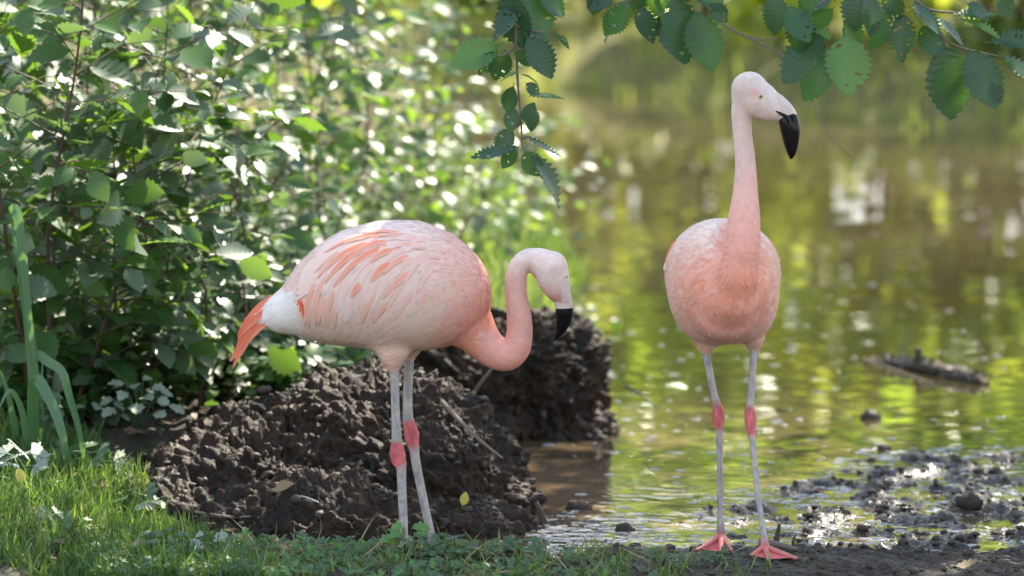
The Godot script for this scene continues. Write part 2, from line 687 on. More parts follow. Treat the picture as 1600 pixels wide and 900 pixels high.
func water() -> void:
	var xs := lines(-1.0, 1.7, 0.014, -90.0, 90.0, 1.12)
	var ds := lines(9.6, 12.0, 0.016, 8.5, 60.0, 1.03)
	var v := PackedVector3Array()
	var n := PackedVector3Array()
	var uv := PackedVector2Array()
	var c := PackedColorArray()
	for d in ds:
		for x in xs:
			v.append(Vector3(x, 0, -d))
			var e := 0.02
			# slow waves in the shape, small ones in the material
			var s := 0.0008
			var a := n_mid.get_noise_2d(x * 0.5, d * 0.6)
			n.append(Vector3(-(n_mid.get_noise_2d((x + e) * 0.5, d * 0.6) - a) * s / e, 1, (n_mid.get_noise_2d(x * 0.5, (d + e) * 0.6) - a) * s / e).normalized())
			var near := 0.0028 * smoothstep(11.9, 10.3, d) * clampf(0.35 + 1.4 * n_mid.get_noise_2d(x * 0.7 + 4.0, d * 0.7), 0.0, 1.0)
			if near > 0.0:
				var f := n_fine.get_noise_2d(x * 0.55, d * 0.9)
				n[-1] = (n[-1] + Vector3(-(n_fine.get_noise_2d((x + e * 0.3) * 0.55, d * 0.9) - f), 0, n_fine.get_noise_2d(x * 0.55, (d + e * 0.3) * 0.9) - f) * near / (e * 0.3)).normalized()
			# silt clouds the shallows, the open water is darker
			var silt := smoothstep(13.6, 11.0, d) * smoothstep(1.7, 0.5, x) * clampf(0.75 + 0.9 * n_big.get_noise_2d(x * 1.3, d * 2.0 + 3.0), 0.0, 1.0) + 0.3 * smoothstep(15.0, 21.0, d) * (1.0 + 0.8 * smoothstep(1.2, 0.2, x)) * clampf(0.8 + 0.8 * n_big.get_noise_2d(x * 0.5, d * 0.5 + 9.0), 0.0, 1.0)
			c.append(Color(0.034, 0.028, 0.014).lerp(Color(0.17, 0.118, 0.075), clampf(silt, 0.0, 1.0)))
			uv.append(Vector2(x * 0.55 + 0.07 * d, d * 0.8))
	var o := part("water", mesh_of(v, n, grid_index(ds.size(), xs.size()), c, uv), M.water, self)
	tag(o, "murky brown pond water with ripples and green reflections", "water", "", "structure")


# ------------------------------------------------------------------ trees, shrubs and grass of the far bank, and the tree that shades the birds
func crown_places(centre: Vector3, radii: Vector3, clumps: int, per: int, size: float) -> Array:
	var out := []
	for k in clumps:
		var dir := rv().normalized()
		var c := centre + dir * radii * pow(rng.randf(), 0.4)
		var r := rng.randf_range(0.18, 0.36) * radii.x
		for q in per:
			var p := c + rv(0.55) * r
			out.append(aim(p, rv() + Vector3(0, -0.5, 0), rv(0.7) + Vector3(0, 0.9, 0.25), size * rng.randf_range(0.7, 1.3)))
	return out


func tree_at(called: String, x: float, d: float, tall: float, crown: Vector3, low: float, leaves: int, size: float, mats: Array, label: String, group: String, lean := 0.0) -> Node3D:
	var y0 := height(x, d)
	var t := thing(called, Vector3(x, y0, -d), label, "tree", group)
	var pts := []
	var rad := []
	for i in 7:
		var f := i / 6.0
		pts.append(Vector3(lean * f * f + 0.08 * sin(f * 5.0 + x), tall * 0.85 * f - 0.1, 0.06 * cos(f * 4.0 + d)))
		rad.append(tall * 0.022 * (1.0 - 0.8 * f) + 0.01)
	part("trunk", tube(pts, rad, 8), M.bark, t)
	var mid := Vector3(lean * 0.6, low + crown.y, 0)
	for k in 5:
		var a := TAU * k / 5.0 + x
		var s: Vector3 = pts[2 + k % 3]
		var e := mid + Vector3(cos(a) * crown.x, rng.randf_range(-0.6, 0.6) * crown.y, sin(a) * crown.z) * 0.8
		part("limb", tube([s, s.lerp(e, 0.5) + Vector3(0, 0.2, 0), e], [rad[3] * 0.6, rad[3] * 0.4, 0.008], 6), M.bark, t)
	for k in mats.size():
		many("crown", LEAF.small[k % 3], mats[k], t, crown_places(mid, crown, 26, leaves / mats.size() / 26, size))
	return t


func far_bank() -> void:
	var trees := [
		[-4.6, 41.0, 7.0, 1.9, "tall pale green tree at the far left of the opposite bank"],
		[-2.6, 44.0, 6.5, 1.7, "tree with thin crown above the yellow grass of the far bank"],
		[-0.4, 39.0, 6.0, 1.5, "bushy tree on the far bank behind the drooping twig"],
		[1.5, 37.5, 6.8, 1.4, "tree on the far bank beyond the neck of the upright flamingo"],
		[3.4, 31.5, 7.0, 1.5, "leafy tree on the far bank behind the black bill"],
		[5.0, 30.0, 6.0, 1.4, "tree on the far bank at the right edge of view"],
		[6.8, 27.0, 7.5, 1.8, "broad tree at the near end of the far bank"],
		[2.6, 41.0, 8.0, 1.7, "tall tree in the second row of the far bank"],
		[-7.5, 46.0, 8.0, 2.2, "large tree behind the bushes at the end of the pond"],
		[8.5, 33.0, 8.0, 2.2, "large tree deep in the far bank on the right"],
	]
	for k in trees.size():
		var q: Array = trees[k]
		tree_at("far_tree", q[0] * 1.25, q[1] + 14.0, q[2], Vector3(q[3], q[2] * 0.34, q[3]), q[2] * 0.3, 1900, 0.24, [M.far_leaves[k % 3], M.far_leaves[(k + 1) % 3]], q[4], "trees on the far bank")
	var shrubs_far := [
		[-5.5, 40.8, 1.5, "low shrub at the left end of the far bank"], [-3.3, 39.4, 1.2, "yellowish shrub on the far bank left of centre"], [-1.7, 38.0, 1.4, "rounded shrub at the water under the far trees"],
		[-0.2, 36.4, 0.8, "small shrub dipping into the water behind the drooping twig"], [0.75, 34.0, 1.3, "bright shrub on the far bank left of the upright neck"], [1.5, 32.2, 2.0, "green shrub reflected right of the upright flamingo"],
		[2.1, 30.4, 0.9, "low sunlit shrub on the far bank behind the bill"], [2.75, 29.0, 1.9, "large sunlit shrub hanging over the far water"], [3.45, 27.8, 1.2, "shrub near the right edge of the far bank"], [4.2, 27.0, 2.2, "broad shrub at the near right end of the far bank"],
		[5.4, 26.0, 1.6, "shrub just beyond the right edge of the far bank"], [0.2, 37.5, 2.1, "tall shrub in the second row behind the drooping twig"], [1.1, 36.0, 2.6, "tall yellow green shrub in the second row left of the upright neck"],
		[2.5, 33.0, 2.7, "tall loose shrub in the second row behind the upright flamingo's head"], [3.6, 31.0, 2.5, "tall loose shrub in the second row behind the top right branch"], [4.7, 30.0, 3.0, "tallest shrub in the second row at the right edge"], [-1.0, 40.0, 2.2, "tall shrub in the second row above the bank's tip"], [-2.6, 41.5, 2.4, "tall shrub in the second row above the grassy bank"],
	]
	for k in shrubs_far.size():
		var q: Array = shrubs_far[k]
		var y0 := height(q[0], q[1] + 1.9)
		var t := thing("far_shrub", Vector3(q[0], y0, -q[1] - 1.9), q[3], "shrub", "shrubs along the far bank")
		for s in 5:
			var a := TAU * s / 5.0 + k
			part("stem", tube([Vector3(0.05 * cos(a), -0.05, 0.05 * sin(a)), Vector3(0.3 * cos(a), 0.7 * q[2], 0.3 * sin(a)), Vector3(0.55 * cos(a), 1.5 * q[2], 0.55 * sin(a))], [0.03, 0.02, 0.006], 6), M.bark, t)
		for s in 2:
			many("foliage", LEAF.small[s], M.far_leaves[(k + s) % 3], t, crown_places(Vector3(0, q[2] * 0.75, 0.1), Vector3(0.6 + 0.16 * q[2], q[2] * 0.8, 0.6), 9 + int(q[2] * 5.0), 24, 0.18))
	# grass on the far bank
	var blades := []
	for k in 5000:
		var x := rng.randf_range(-7.0, 7.0)
		var d := table(x, bank_x, bank_d) + 9.0 * rng.randf() * rng.randf() - 0.45
		blades.append(aim(Vector3(x, height(x, d), -d), Vector3(rng.randfn(0, 0.3), 1, rng.randfn(0, 0.3)), rv(), rng.randf_range(0.1, 0.3), 1.3))
	var o := many("far_grass", LEAF.blade[1], M.far_grass, self, blades)
	tag(o, "tall yellow green grass along the far bank", "grass")


func shade_tree() -> void:
	# the tree over the birds; its trunk stands right of the view
	var x := 3.7
	var d := 13.0
	var t := thing("overhanging_tree", Vector3(x, height(x, d), -d), "leaning tree whose crown spreads over the water's edge", "tree")
	var pts := smooth_path([Vector3(0, -0.2, 0), Vector3(-0.15, 1.4, 0.05), Vector3(-0.5, 2.8, 0.15), Vector3(-1.2, 4.2, 0.3), Vector3(-1.8, 5.4, 0.4)], 4)
	var rad := []
	for i in pts.size():
		rad.append(lerpf(0.2, 0.05, float(i) / (pts.size() - 1)))
	part("trunk", tube(pts, rad, 12), M.bark, t)
	for e in [Vector3(-4.4, 3.9, 1.8), Vector3(-3.4, 4.5, 3.0), Vector3(-2.0, 4.6, 1.4), Vector3(-3.6, 5.0, 0.2), Vector3(-1.2, 5.2, -1.0)]:
		var s: Vector3 = pts[9 + int(absf(e.x)) % 4]
		part("limb", tube(smooth_path([s, s.lerp(e, 0.5) + Vector3(0, 0.35, 0.1), e], 4), [0.07, 0.065, 0.06, 0.052, 0.045, 0.038, 0.03, 0.022, 0.012], 8), M.bark, t)
	many("crown", LEAF.bush[3], M.leaves[1], t, crown_places(Vector3(-2.9, 4.6, -1.9), Vector3(1.1, 0.6, 0.8), 8, 75, 0.11))
	many("crown", LEAF.bush[2], M.leaves[1], t, crown_places(Vector3(-0.5, 4.6, -1.5), Vector3(1.7, 0.7, 1.5), 34, 75, 0.11))
	for k in 2:
		many("crown", LEAF.bush[k], M.leaves[k + 1], t, crown_places(Vector3(-1.75, 4.7, 0.35), Vector3(1.75, 0.7, 0.8), 25, 85, 0.11))


# ------------------------------------------------------------------ mounds of mud
func mound(parent: Node3D, x: float, d: float, y: float, r: Vector3, e1: float, e2: float, rings: int, around: int, rough: float, lean: float) -> void:
	var v := PackedVector3Array()
	var n0 := PackedVector3Array()
	var origin := Vector3(x, y, -d)
	var cols := around + 1
	for i in rings:
		var a := PI * 0.5 * i / (rings - 1) * 1.12 - 0.12 * PI * 0.5
		var cr := signf(cos(a)) * pow(absf(cos(a)), e1)
		var sy := signf(sin(a)) * pow(absf(sin(a)), e2)
		for j in cols:
			var b := TAU * (j % around) / around
			var ca := signf(cos(b)) * pow(absf(cos(b)), 0.85)
			var sa := signf(sin(b)) * pow(absf(sin(b)), 0.85)
			var wob := 1.0 + 0.16 * n_big.get_noise_2d(cos(b) * 1.6 + x * 9.0, sin(b) * 1.6)
			var tall := 1.0 - lean * smoothstep(-0.1, 1.0, ca * cr) + 0.1 * n_big.get_noise_2d(ca * cr * 1.2, sa * cr * 1.2 + 5.0)
			var p := Vector3(r.x * ca * cr * wob, r.y * sy * tall, -r.z * sa * cr * wob)
			v.append(p)
			n0.append(Vector3(ca * cr / r.x, sy / r.y * 0.8 + 0.001, -sa * cr / r.z).normalized())
	for k in v.size():
		var p := v[k] + origin
		var q := n_mid.get_noise_3dv(p * 1.1) * 0.05 + absf(n_mid.get_noise_3dv(p * 3.0 + Vector3.ONE * 9.0)) * 0.06 + absf(n_mid.get_noise_3dv(p * 7.0)) * 0.022
		q += n_fine.get_noise_3dv(p * 0.8) * 0.012 * smoothstep(-0.3, 0.2, n_mid.get_noise_3dv(p * 1.7 + Vector3.ONE * 3.0)) + maxf(n_fine.get_noise_3dv(p * 3.0), -0.1) * 0.004
		v[k] += n0[k] * q * rough
	var idx := grid_index(rings, cols)
	# crumbs that lie on it
	var crumbs := []
	for k in int(v.size() * 0.008):
		var q := rng.randi() % v.size()
		if n0[q].y < -0.05:
			continue
		var s := 0.003 + 0.011 * pow(rng.randf(), 3.0)
		crumbs.append(Transform3D(Basis.from_euler(rv(2.0)).scaled(Vector3(rng.randf_range(0.7, 1.6), rng.randf_range(0.6, 1.2), 1.0) * s), v[q] + n0[q] * s * 0.2))
	var n := vertex_normals(v, idx)
	for i in rings:                                  # the seam
		var s := (n[i * cols] + n[i * cols + around]).normalized()
		n[i * cols] = s
		n[i * cols + around] = s
	if n[n.size() / 2].dot(n0[n.size() / 2]) < 0.0:
		for k in n.size():
			n[k] = -n[k]
	var c := PackedColorArray()
	for k in v.size():
		var g := n_mid.get_noise_3dv((v[k] + origin) * 1.5)
		c.append(Color(0.054, 0.034, 0.02).lerp(Color(0.027, 0.018, 0.012), clampf(0.5 + 1.3 * g, 0.0, 1.0)))
	var o := part("lump", mesh_of(v, n, idx, c), M.mud, parent)
	o.position = origin - parent.position
	many("crumbs", lump_mesh(), M.crumb, o, crumbs)


func lump_mesh() -> ArrayMesh:
	var v := PackedVector3Array()
	var idx := grid_index(5, 7, true)
	for i in 5:
		for j in 7:
			var f := PI * i / 4.0
			var g := TAU * j / 7.0
			v.append(Vector3(sin(f) * cos(g), cos(f), sin(f) * sin(g)) * (rng.randf_range(0.75, 1.2) if i > 0 and i < 4 else 0.9))
	var n := PackedVector3Array()
	for p in v:
		n.append(p.normalized())
	return mesh_of(v, n, idx)


func mud_mounds() -> void:
	var t := thing("mud_mound", Vector3(-0.4, 0, -10.86), "broad lumpy mound of wet mud behind the legs of the feeding flamingo", "mud mound")
	mound(t, -0.36, 11.02, -0.03, Vector3(0.36, 0.33, 0.42), 0.7, 0.75, 100, 460, 1.0, 0.2)
	mound(t, -0.2, 10.82, -0.03, Vector3(0.23, 0.235, 0.34), 0.8, 0.8, 80, 360, 1.0, 0.3)
	mound(t, -0.66, 10.9, -0.03, Vector3(0.3, 0.24, 0.42), 0.8, 0.9, 80, 360, 1.0, 0.0)
	mound(t, -0.5, 10.56, -0.03, Vector3(0.44, 0.13, 0.36), 0.85, 0.9, 80, 500, 0.9, 0.1)
	mound(t, -0.14, 10.5, -0.04, Vector3(0.19, 0.1, 0.26), 0.9, 1.0, 60, 300, 0.8, 0.2)
	mound(t, -0.84, 10.62, -0.04, Vector3(0.24, 0.13, 0.3), 0.9, 1.0, 60, 300, 0.8, 0.0)
	t = thing("mud_mound", Vector3(0.015, 0, -12.42), "steep dark block of mud under the feeding flamingo's head", "mud mound")
	mound(t, 0.0, 12.44, -0.04, Vector3(0.28, 0.345, 0.32), 0.42, 0.5, 120, 420, 1.1, 0.0)
	mound(t, -0.16, 12.3, -0.04, Vector3(0.2, 0.3, 0.26), 0.6, 0.6, 80, 300, 1.1, 0.0)
	mound(t, 0.17, 12.28, -0.05, Vector3(0.13, 0.11, 0.18), 0.9, 0.9, 60, 260, 0.9, 0.0)


# ------------------------------------------------------------------ shrubs and low plants of the left bank
func in_view(p: Vector3, margin := 60.0) -> bool:
	var d := -p.z
	var px := 800.0 + p.x / d * LENS
	var py := 450.0 + LENS * tan(atan((EYE - p.y) / d) - PITCH)
	return px > -margin and px < 1600.0 + margin and py > -margin and py < 900.0 + margin


func shrub(called: String, px: float, d: float, tall: float, stems: int, spread: float, size: float, step: float, mats: Array, label: String, single := 280, bare := 0.15) -> Node3D:
	var base := on_ground(px, d, -0.02)
	var t := thing(called, base, label, "shrub", "shrubs on the left bank")
	var seen := []
	var unseen := []
	for s in stems:
		var az := TAU * (s + rng.randf_range(-0.3, 0.3)) / stems + px
		var out := Vector3(cos(az), 0, sin(az)) * spread * rng.randf_range(0.4, 1.0)
		var h := tall * rng.randf_range(0.75, 1.05)
		var root := Vector3(cos(az), 0, sin(az)) * 0.05
		var pts := smooth_path([root, root + out * 0.25 + Vector3(0, h * 0.3, 0) + rv(0.05), root + out * 0.6 + Vector3(0, h * 0.65, 0) + rv(0.07), root + out + Vector3(0, h, 0)], 4)
		var v := PackedVector3Array()
		var n := PackedVector3Array()
		var idx := PackedInt32Array()
		var rad := []
		for i in pts.size():
			rad.append(lerpf(0.0025 + 0.0025 * tall, 0.0012, float(i) / (pts.size() - 1)))
		tube_into(v, n, idx, pts, rad, 6)
		var along := h * bare
		var side := 0
		while along < h:
			var f := along / h * (pts.size() - 1)
			var p: Vector3 = pts[int(f)].lerp(pts[mini(int(f) + 1, pts.size() - 1)], f - int(f))
			var a2 := side * 2.4 + rng.randf_range(-0.5, 0.5)
			var len := (0.2 + 0.16 * (1.0 - along / h)) * (0.6 + 0.4 * tall) * rng.randf_range(0.6, 1.2)
			var dir := (Vector3(cos(a2), rng.randf_range(0.05, 0.6), sin(a2)) + out * 0.3).normalized()
			var tw := [p, p + dir * len * 0.5 + Vector3(0, 0.015, 0), p + dir * len + Vector3(0, -0.03, 0)]
			tube_into(v, n, idx, tw, [0.0022, 0.0016, 0.0008], 4)
			var m := maxi(2, int(len / step))
			for q in m + 1:
				var g := float(q + 0.6) / (m + 0.6)
				var lp: Vector3 = tw[0].lerp(tw[1], g * 2.0) if g < 0.5 else tw[1].lerp(tw[2], g * 2.0 - 1.0)
				var across := dir.cross(Vector3.UP).normalized() * (1.0 if q % 2 == 0 else -1.0)
				var ld := dir * 0.6 + across * (0.9 if q < m else 0.0) + Vector3(0, rng.randf_range(-0.75, 0.15), 0) + rv(0.15)
				var face := Vector3(0, 0.85, 0.32) + rv(0.38)
				var tr := aim(lp, ld, face, size * (0.36 + 0.85 * rng.randf() * (0.4 + 0.6 * rng.randf()))*1.15 * (1.0 if g < 0.8 else 0.8), rng.randf_range(0.9, 1.1))
				if in_view(base + lp):
					seen.append([(base + lp).z, tr])
				elif in_view(base + lp, 700.0):
					unseen.append(tr)
			along += step * rng.randf_range(0.32, 0.68)
			side += 1
		part("stem", mesh_of(v, n, idx), M.red_bark, t)
	seen.sort_custom(func(a, b): return a[0] > b[0])
	var every := maxf(1.0, float(seen.size()) / single)
	for i in seen.size():
		if i < single:
			var leaf := part("leaf", LEAF.bush[rng.randi() % 5], mats[rng.randi() % mats.size()], t)
			leaf.transform = seen[i][1]
		else:
			unseen.append(seen[i][1])
	for k in mats.size():
		var mine := []
		for i in range(k, unseen.size(), mats.size()):
			mine.append(unseen[i])
		if mine.size():
			many("foliage", LEAF.bush[k % 5], mats[k], t, mine)
	return t


func shrubs() -> void:
	var g: Array = M.leaves
	var dark := [g[0], g[3], g[1], g[1]]
	var mid := [g[1], g[3], g[0], g[3]]
	var light := [g[1], g[2], g[3], g[4]]
	shrub("hazel_sapling", 75, 11.05, 1.6, 4, 0.36, 0.125, 0.08, [g[1], g[3], g[1], g[2]], "tall hazel sapling with large pleated leaves nearest the left edge")
	shrub("alder_sapling", 205, 11.25, 1.3, 4, 0.32, 0.118, 0.078, [g[0], g[3], g[3], g[1]], "dark leafy alder sapling at the middle of the left bank's front row")
	shrub("elm_sapling", 318, 11.45, 1.0, 3, 0.22, 0.1, 0.075, [g[3], g[0], g[1]], "thin grey leaved sapling with bare dark stems left of the pink tail", 220, 0.42)
	shrub("leafy_shrub", 30, 12.1, 1.7, 4, 0.4, 0.115, 0.085, dark, "dense dark shrub behind the tall hazel at the left edge")
	shrub("leafy_shrub", 190, 12.5, 1.6, 4, 0.4, 0.115, 0.088, mid, "tall shrub behind the alder sapling, second from the left edge")
	shrub("birch_sapling", 395, 12.2, 1.5, 1, 0.06, 0.11, 0.085, [g[1], g[0]], "single slender sapling with a reddish stem above the feeding flamingo's tail", 160, 0.35)
	shrub("leafy_shrub", 395, 12.9, 0.95, 4, 0.36, 0.08, 0.075, [g[3], g[1], g[2]], "glossy low shrub directly behind the feeding flamingo's back")
	shrub("leafy_shrub", 505, 13.2, 1.35, 3, 0.28, 0.085, 0.085, [g[1], g[0], g[2]], "shrub with two hanging leaves above the feeding flamingo's back", 200, 0.3)
	shrub("leafy_shrub", 300, 13.8, 1.6, 4, 0.42, 0.085, 0.085, light, "sunlit shrub in the third row, above the alder sapling")
	shrub("leafy_shrub", 540, 14.4, 0.85, 4, 0.36, 0.075, 0.08, light, "sparkling sunlit shrub over the highest point of the feeding flamingo")
	shrub("leafy_shrub", 440, 15.4, 1.35, 4, 0.42, 0.085, 0.09, light, "pale sunlit shrub far behind the reddish stem")
	shrub("leafy_shrub", 640, 15.8, 1.1, 4, 0.34, 0.085, 0.09, [g[1], g[2], g[3]], "soft green shrub at the open water's edge, left of the drooping twig")
	shrub("leafy_shrub", 90, 14.8, 1.9, 4, 0.5, 0.1, 0.1, mid, "tall shaded shrub at the back of the left corner")
	shrub("leafy_shrub", 700, 16.6, 0.5, 4, 0.26, 0.08, 0.085, [g[2], g[3]], "small bright shrub low behind the feeding flamingo's shoulder", 120)
	shrub("leafy_shrub", 800, 18.6, 0.42, 4, 0.26, 0.085, 0.085, [g[3], g[2]], "small white glinting shrub at the tip of the bank above the curved neck", 120)
	shrub("leafy_shrub", 745, 15.6, 0.36, 4, 0.24, 0.07, 0.075, [g[2], g[3], g[4]], "knee high sunlit shrub on the bank left of the curved neck", 160)
	shrub("leafy_shrub", 820, 16.6, 0.27, 4, 0.22, 0.07, 0.075, [g[3], g[2]], "low glinting shrub on the bank above the feeding flamingo's head", 120)
	shrub("leafy_shrub", 690, 14.6, 0.5, 4, 0.26, 0.07, 0.075, [g[1], g[2], g[3]], "leafy shrub at the shoulder of the feeding flamingo", 160)
	shrub("leafy_shrub", 905, 15.2, 0.14, 4, 0.2, 0.05, 0.06, [g[2], g[0]], "creeping shrub at the water's edge right of the feeding flamingo's head", 120)
	shrub("leafy_shrub", 560, 19.5, 1.15, 4, 0.5, 0.1, 0.11, light, "hazy shrub in the back row near the yellow far bank", 160)
	shrub("leafy_shrub", 250, 18.0, 1.8, 5, 0.6, 0.1, 0.11, [g[2], g[1]], "tall shrub at the very back of the left bank", 160)


func spot(px0: float, px1: float, d0: float, d1: float) -> Vector3:
	var d := rng.randf_range(d0, d1)
	return on_ground(rng.randf_range(px0, px1), d)


func undergrowth() -> void:
	# a mat of small plants below the shrubs
	var sets := [[], [], [], []]
	for k in 2600:
		var d := 11.0 + 4.2 * pow(rng.randf(), 1.3)
		var px := rng.randf_range(-30.0, 600.0)
		var p := on_ground(px, d)
		if p.y < 0.03 or left_land(p.x, d) < 0.75 or (Vector2((p.x + 0.42) / 0.62, (d - 10.86) / 0.62).length() < 1.0):
			continue
		var stalk := rng.randf_range(0.03, 0.34 if px < 330.0 else 0.2)
		for q in rng.randi_range(3, 7):
			var a := rng.randf() * TAU
			var lp := p + Vector3(cos(a) * 0.03, stalk * rng.randf_range(0.4, 1.0), sin(a) * 0.03)
			sets[rng.randi() % 4].append(aim(lp, Vector3(cos(a), rng.randf_range(-0.4, 0.5), sin(a)), Vector3(0, 1, 0.25) + rv(0.35), rng.randf_range(0.03, 0.075)))
	var t := thing("undergrowth", Vector3.ZERO, "low leafy undergrowth covering the shaded left bank", "undergrowth")
	t.set_meta("kind", "stuff")
	for k in 4:
		many("leaves", LEAF.small[k % 3], M.leaves[[0, 1, 3, 2][k]], t, sets[k])
	var litter := []
	for k in 900:
		var d := rng.randf_range(9.5, 12.5)
		var px := rng.randf_range(-20.0, 620.0)
		var p := on_ground(px, d, 0.008)
		if p.y > 0.02:
			litter.append(aim(p, rv() * Vector3(1, 0.2, 1), Vector3(0, 1, 0) + rv(0.4), rng.randf_range(0.012, 0.045)))
	many("dead_leaves", LEAF.small[1], M.brown_leaf, t, litter)
	# bright grass of the bank behind the curved neck
	var blades := [[], []]
	for k in 9000:
		var d := 12.9 + 7.5 * rng.randf()
		var edge := table(d, shore_d, shore_x)
		var x := edge - 0.02 - 1.1 * rng.randf() * rng.randf()
		if height(x, d) < 0.0:
			continue
		blades[k % 2].append(aim(Vector3(x, height(x, d) - 0.005, -d), Vector3(rng.randfn(0, 0.4), 1, rng.randfn(0, 0.4)), rv(), rng.randf_range(0.05, 0.17) * clampf(0.6 + 1.6 * n_mid.get_noise_2d(x, d), 0.15, 1.3), 1.2))
	var b := thing("bank_grass", Vector3.ZERO, "sunlit tufted grass along the bank behind the curved neck", "grass")
	b.set_meta("kind", "stuff")
	many("blades", LEAF.blade[1], M.grass[0], b, blades[0])
	many("blades", LEAF.blade[2], M.grass[2], b, blades[1])


func ribbon(pts: Array, widths: Array, face: Vector3) -> ArrayMesh:
	# a leaf blade with a keel
	var v := PackedVector3Array()
	var n := PackedVector3Array()
	for i in pts.size():
		var d: Vector3 = (pts[mini(i + 1, pts.size() - 1)] - pts[maxi(i - 1, 0)]).normalized()
		var x := d.cross(face).normalized()
		var z := x.cross(d).normalized()
		for k in 13:
			var s := (k - 6) / 6.0
			v.append(pts[i] + x * s * widths[i] * 0.5 + z * (absf(s) * 0.1 + (0.018 if k % 2 == 1 else 0.0)) * widths[i])
	var idx := grid_index(pts.size(), 13)
	n = vertex_normals(v, idx)
	if n[6].dot(face) < 0.0:
		for k in n.size():
			n[k] = -n[k]
	return mesh_of(v, n, idx)


func reed_plant() -> void:
	var d := 10.62
	var base := on_ground(60, d)
	var t := thing("reed_plant", base, "tall reed with long folded blades at the left edge", "reed")
	var blades := [
		[[[58, 745, 0.0], [50, 640, 0.02], [44, 540, 0.03], [30, 430, 0.03], [14, 345, 0.0]], 19.0, Vector3(0.2, 0.1, 1)],
		[[[14, 345, 0.0], [19, 326, 0.02], [27, 345, 0.045], [36, 430, 0.05], [44, 520, 0.05], [52, 575, 0.05]], 17.0, Vector3(-0.2, 0.2, 1)],
		[[[58, 760, 0.0], [50, 600, 0.0], [52, 556, 0.02], [72, 566, 0.05], [93, 582, 0.07], [104, 620, 0.08], [118, 670, 0.08], [126, 722, 0.08], [127, 752, 0.08]], 16.0, Vector3(-0.3, 0.35, 1)],
		[[[56, 760, 0.0], [46, 660, 0.05], [50, 594, 0.09], [70, 620, 0.12], [88, 665, 0.14], [97, 715, 0.14], [91, 762, 0.12]], 20.0, Vector3(0.2, 0.3, 1)],
		[[[70, 760, 0.0], [66, 690, -0.03], [60, 620, -0.05], [62, 560, -0.06]], 9.0, Vector3(0.3, 0.1, 1)],
		[[[30, 745, 0.0], [18, 680, 0.0], [8, 620, 0.02], [-6, 575, 0.04]], 12.0, Vector3(0.4, 0.1, 1)],
		[[[48, 750, 0.0], [36, 690, 0.06], [28, 640, 0.08], [10, 610, 0.1], [-8, 640, 0.12]], 11.0, Vector3(0.1, 0.4, 1)],
	]
	for b in blades:
		var pts := []
		for q in b[0]:
			pts.append(at(q[0], q[1], d - q[2]) - base)
		var path := smooth_path(pts, 5)
		var w := []
		for i in path.size():
			var f := float(i) / (path.size() - 1)
			w.append(b[1] / LENS * d * (0.55 + 0.45 * sin(PI * minf(f * 1.4, 0.5))) * (1.0 - pow(f, 3.0) * 0.96))
		part("blade", ribbon(path, w, b[2]), M.reed, t)


func weed(called: String, px: float, d: float, tall: float, n: int, size: float, m: Material, meshes: Array, label: String, group := "", spread := 0.06) -> void:
	var base := on_ground(px, d, -0.004)
	var t := thing(called, base, label, "weed", group)
	for k in n:
		var a := TAU * k * 0.382 + px
		var f := (k + 0.5) / n
		var tip := Vector3(cos(a) * spread * sqrt(f), tall * (1.0 - 0.55 * f) * rng.randf_range(0.85, 1.1), sin(a) * spread * sqrt(f))
		part("stem", tube([Vector3(0, 0, 0), tip * 0.5 + Vector3(0, tall * 0.12, 0), tip], [0.0016, 0.0012, 0.0008], 4), M.weed, t)
		var leaf := part("leaf", meshes[k % meshes.size()], m, t)
		leaf.transform = aim(tip, Vector3(cos(a), 0.1 - 0.4 * f, sin(a)) + rv(0.15), Vector3(0, 0.8, 0.5) + rv(0.25), size * rng.randf_range(0.8, 1.2), 1.15)


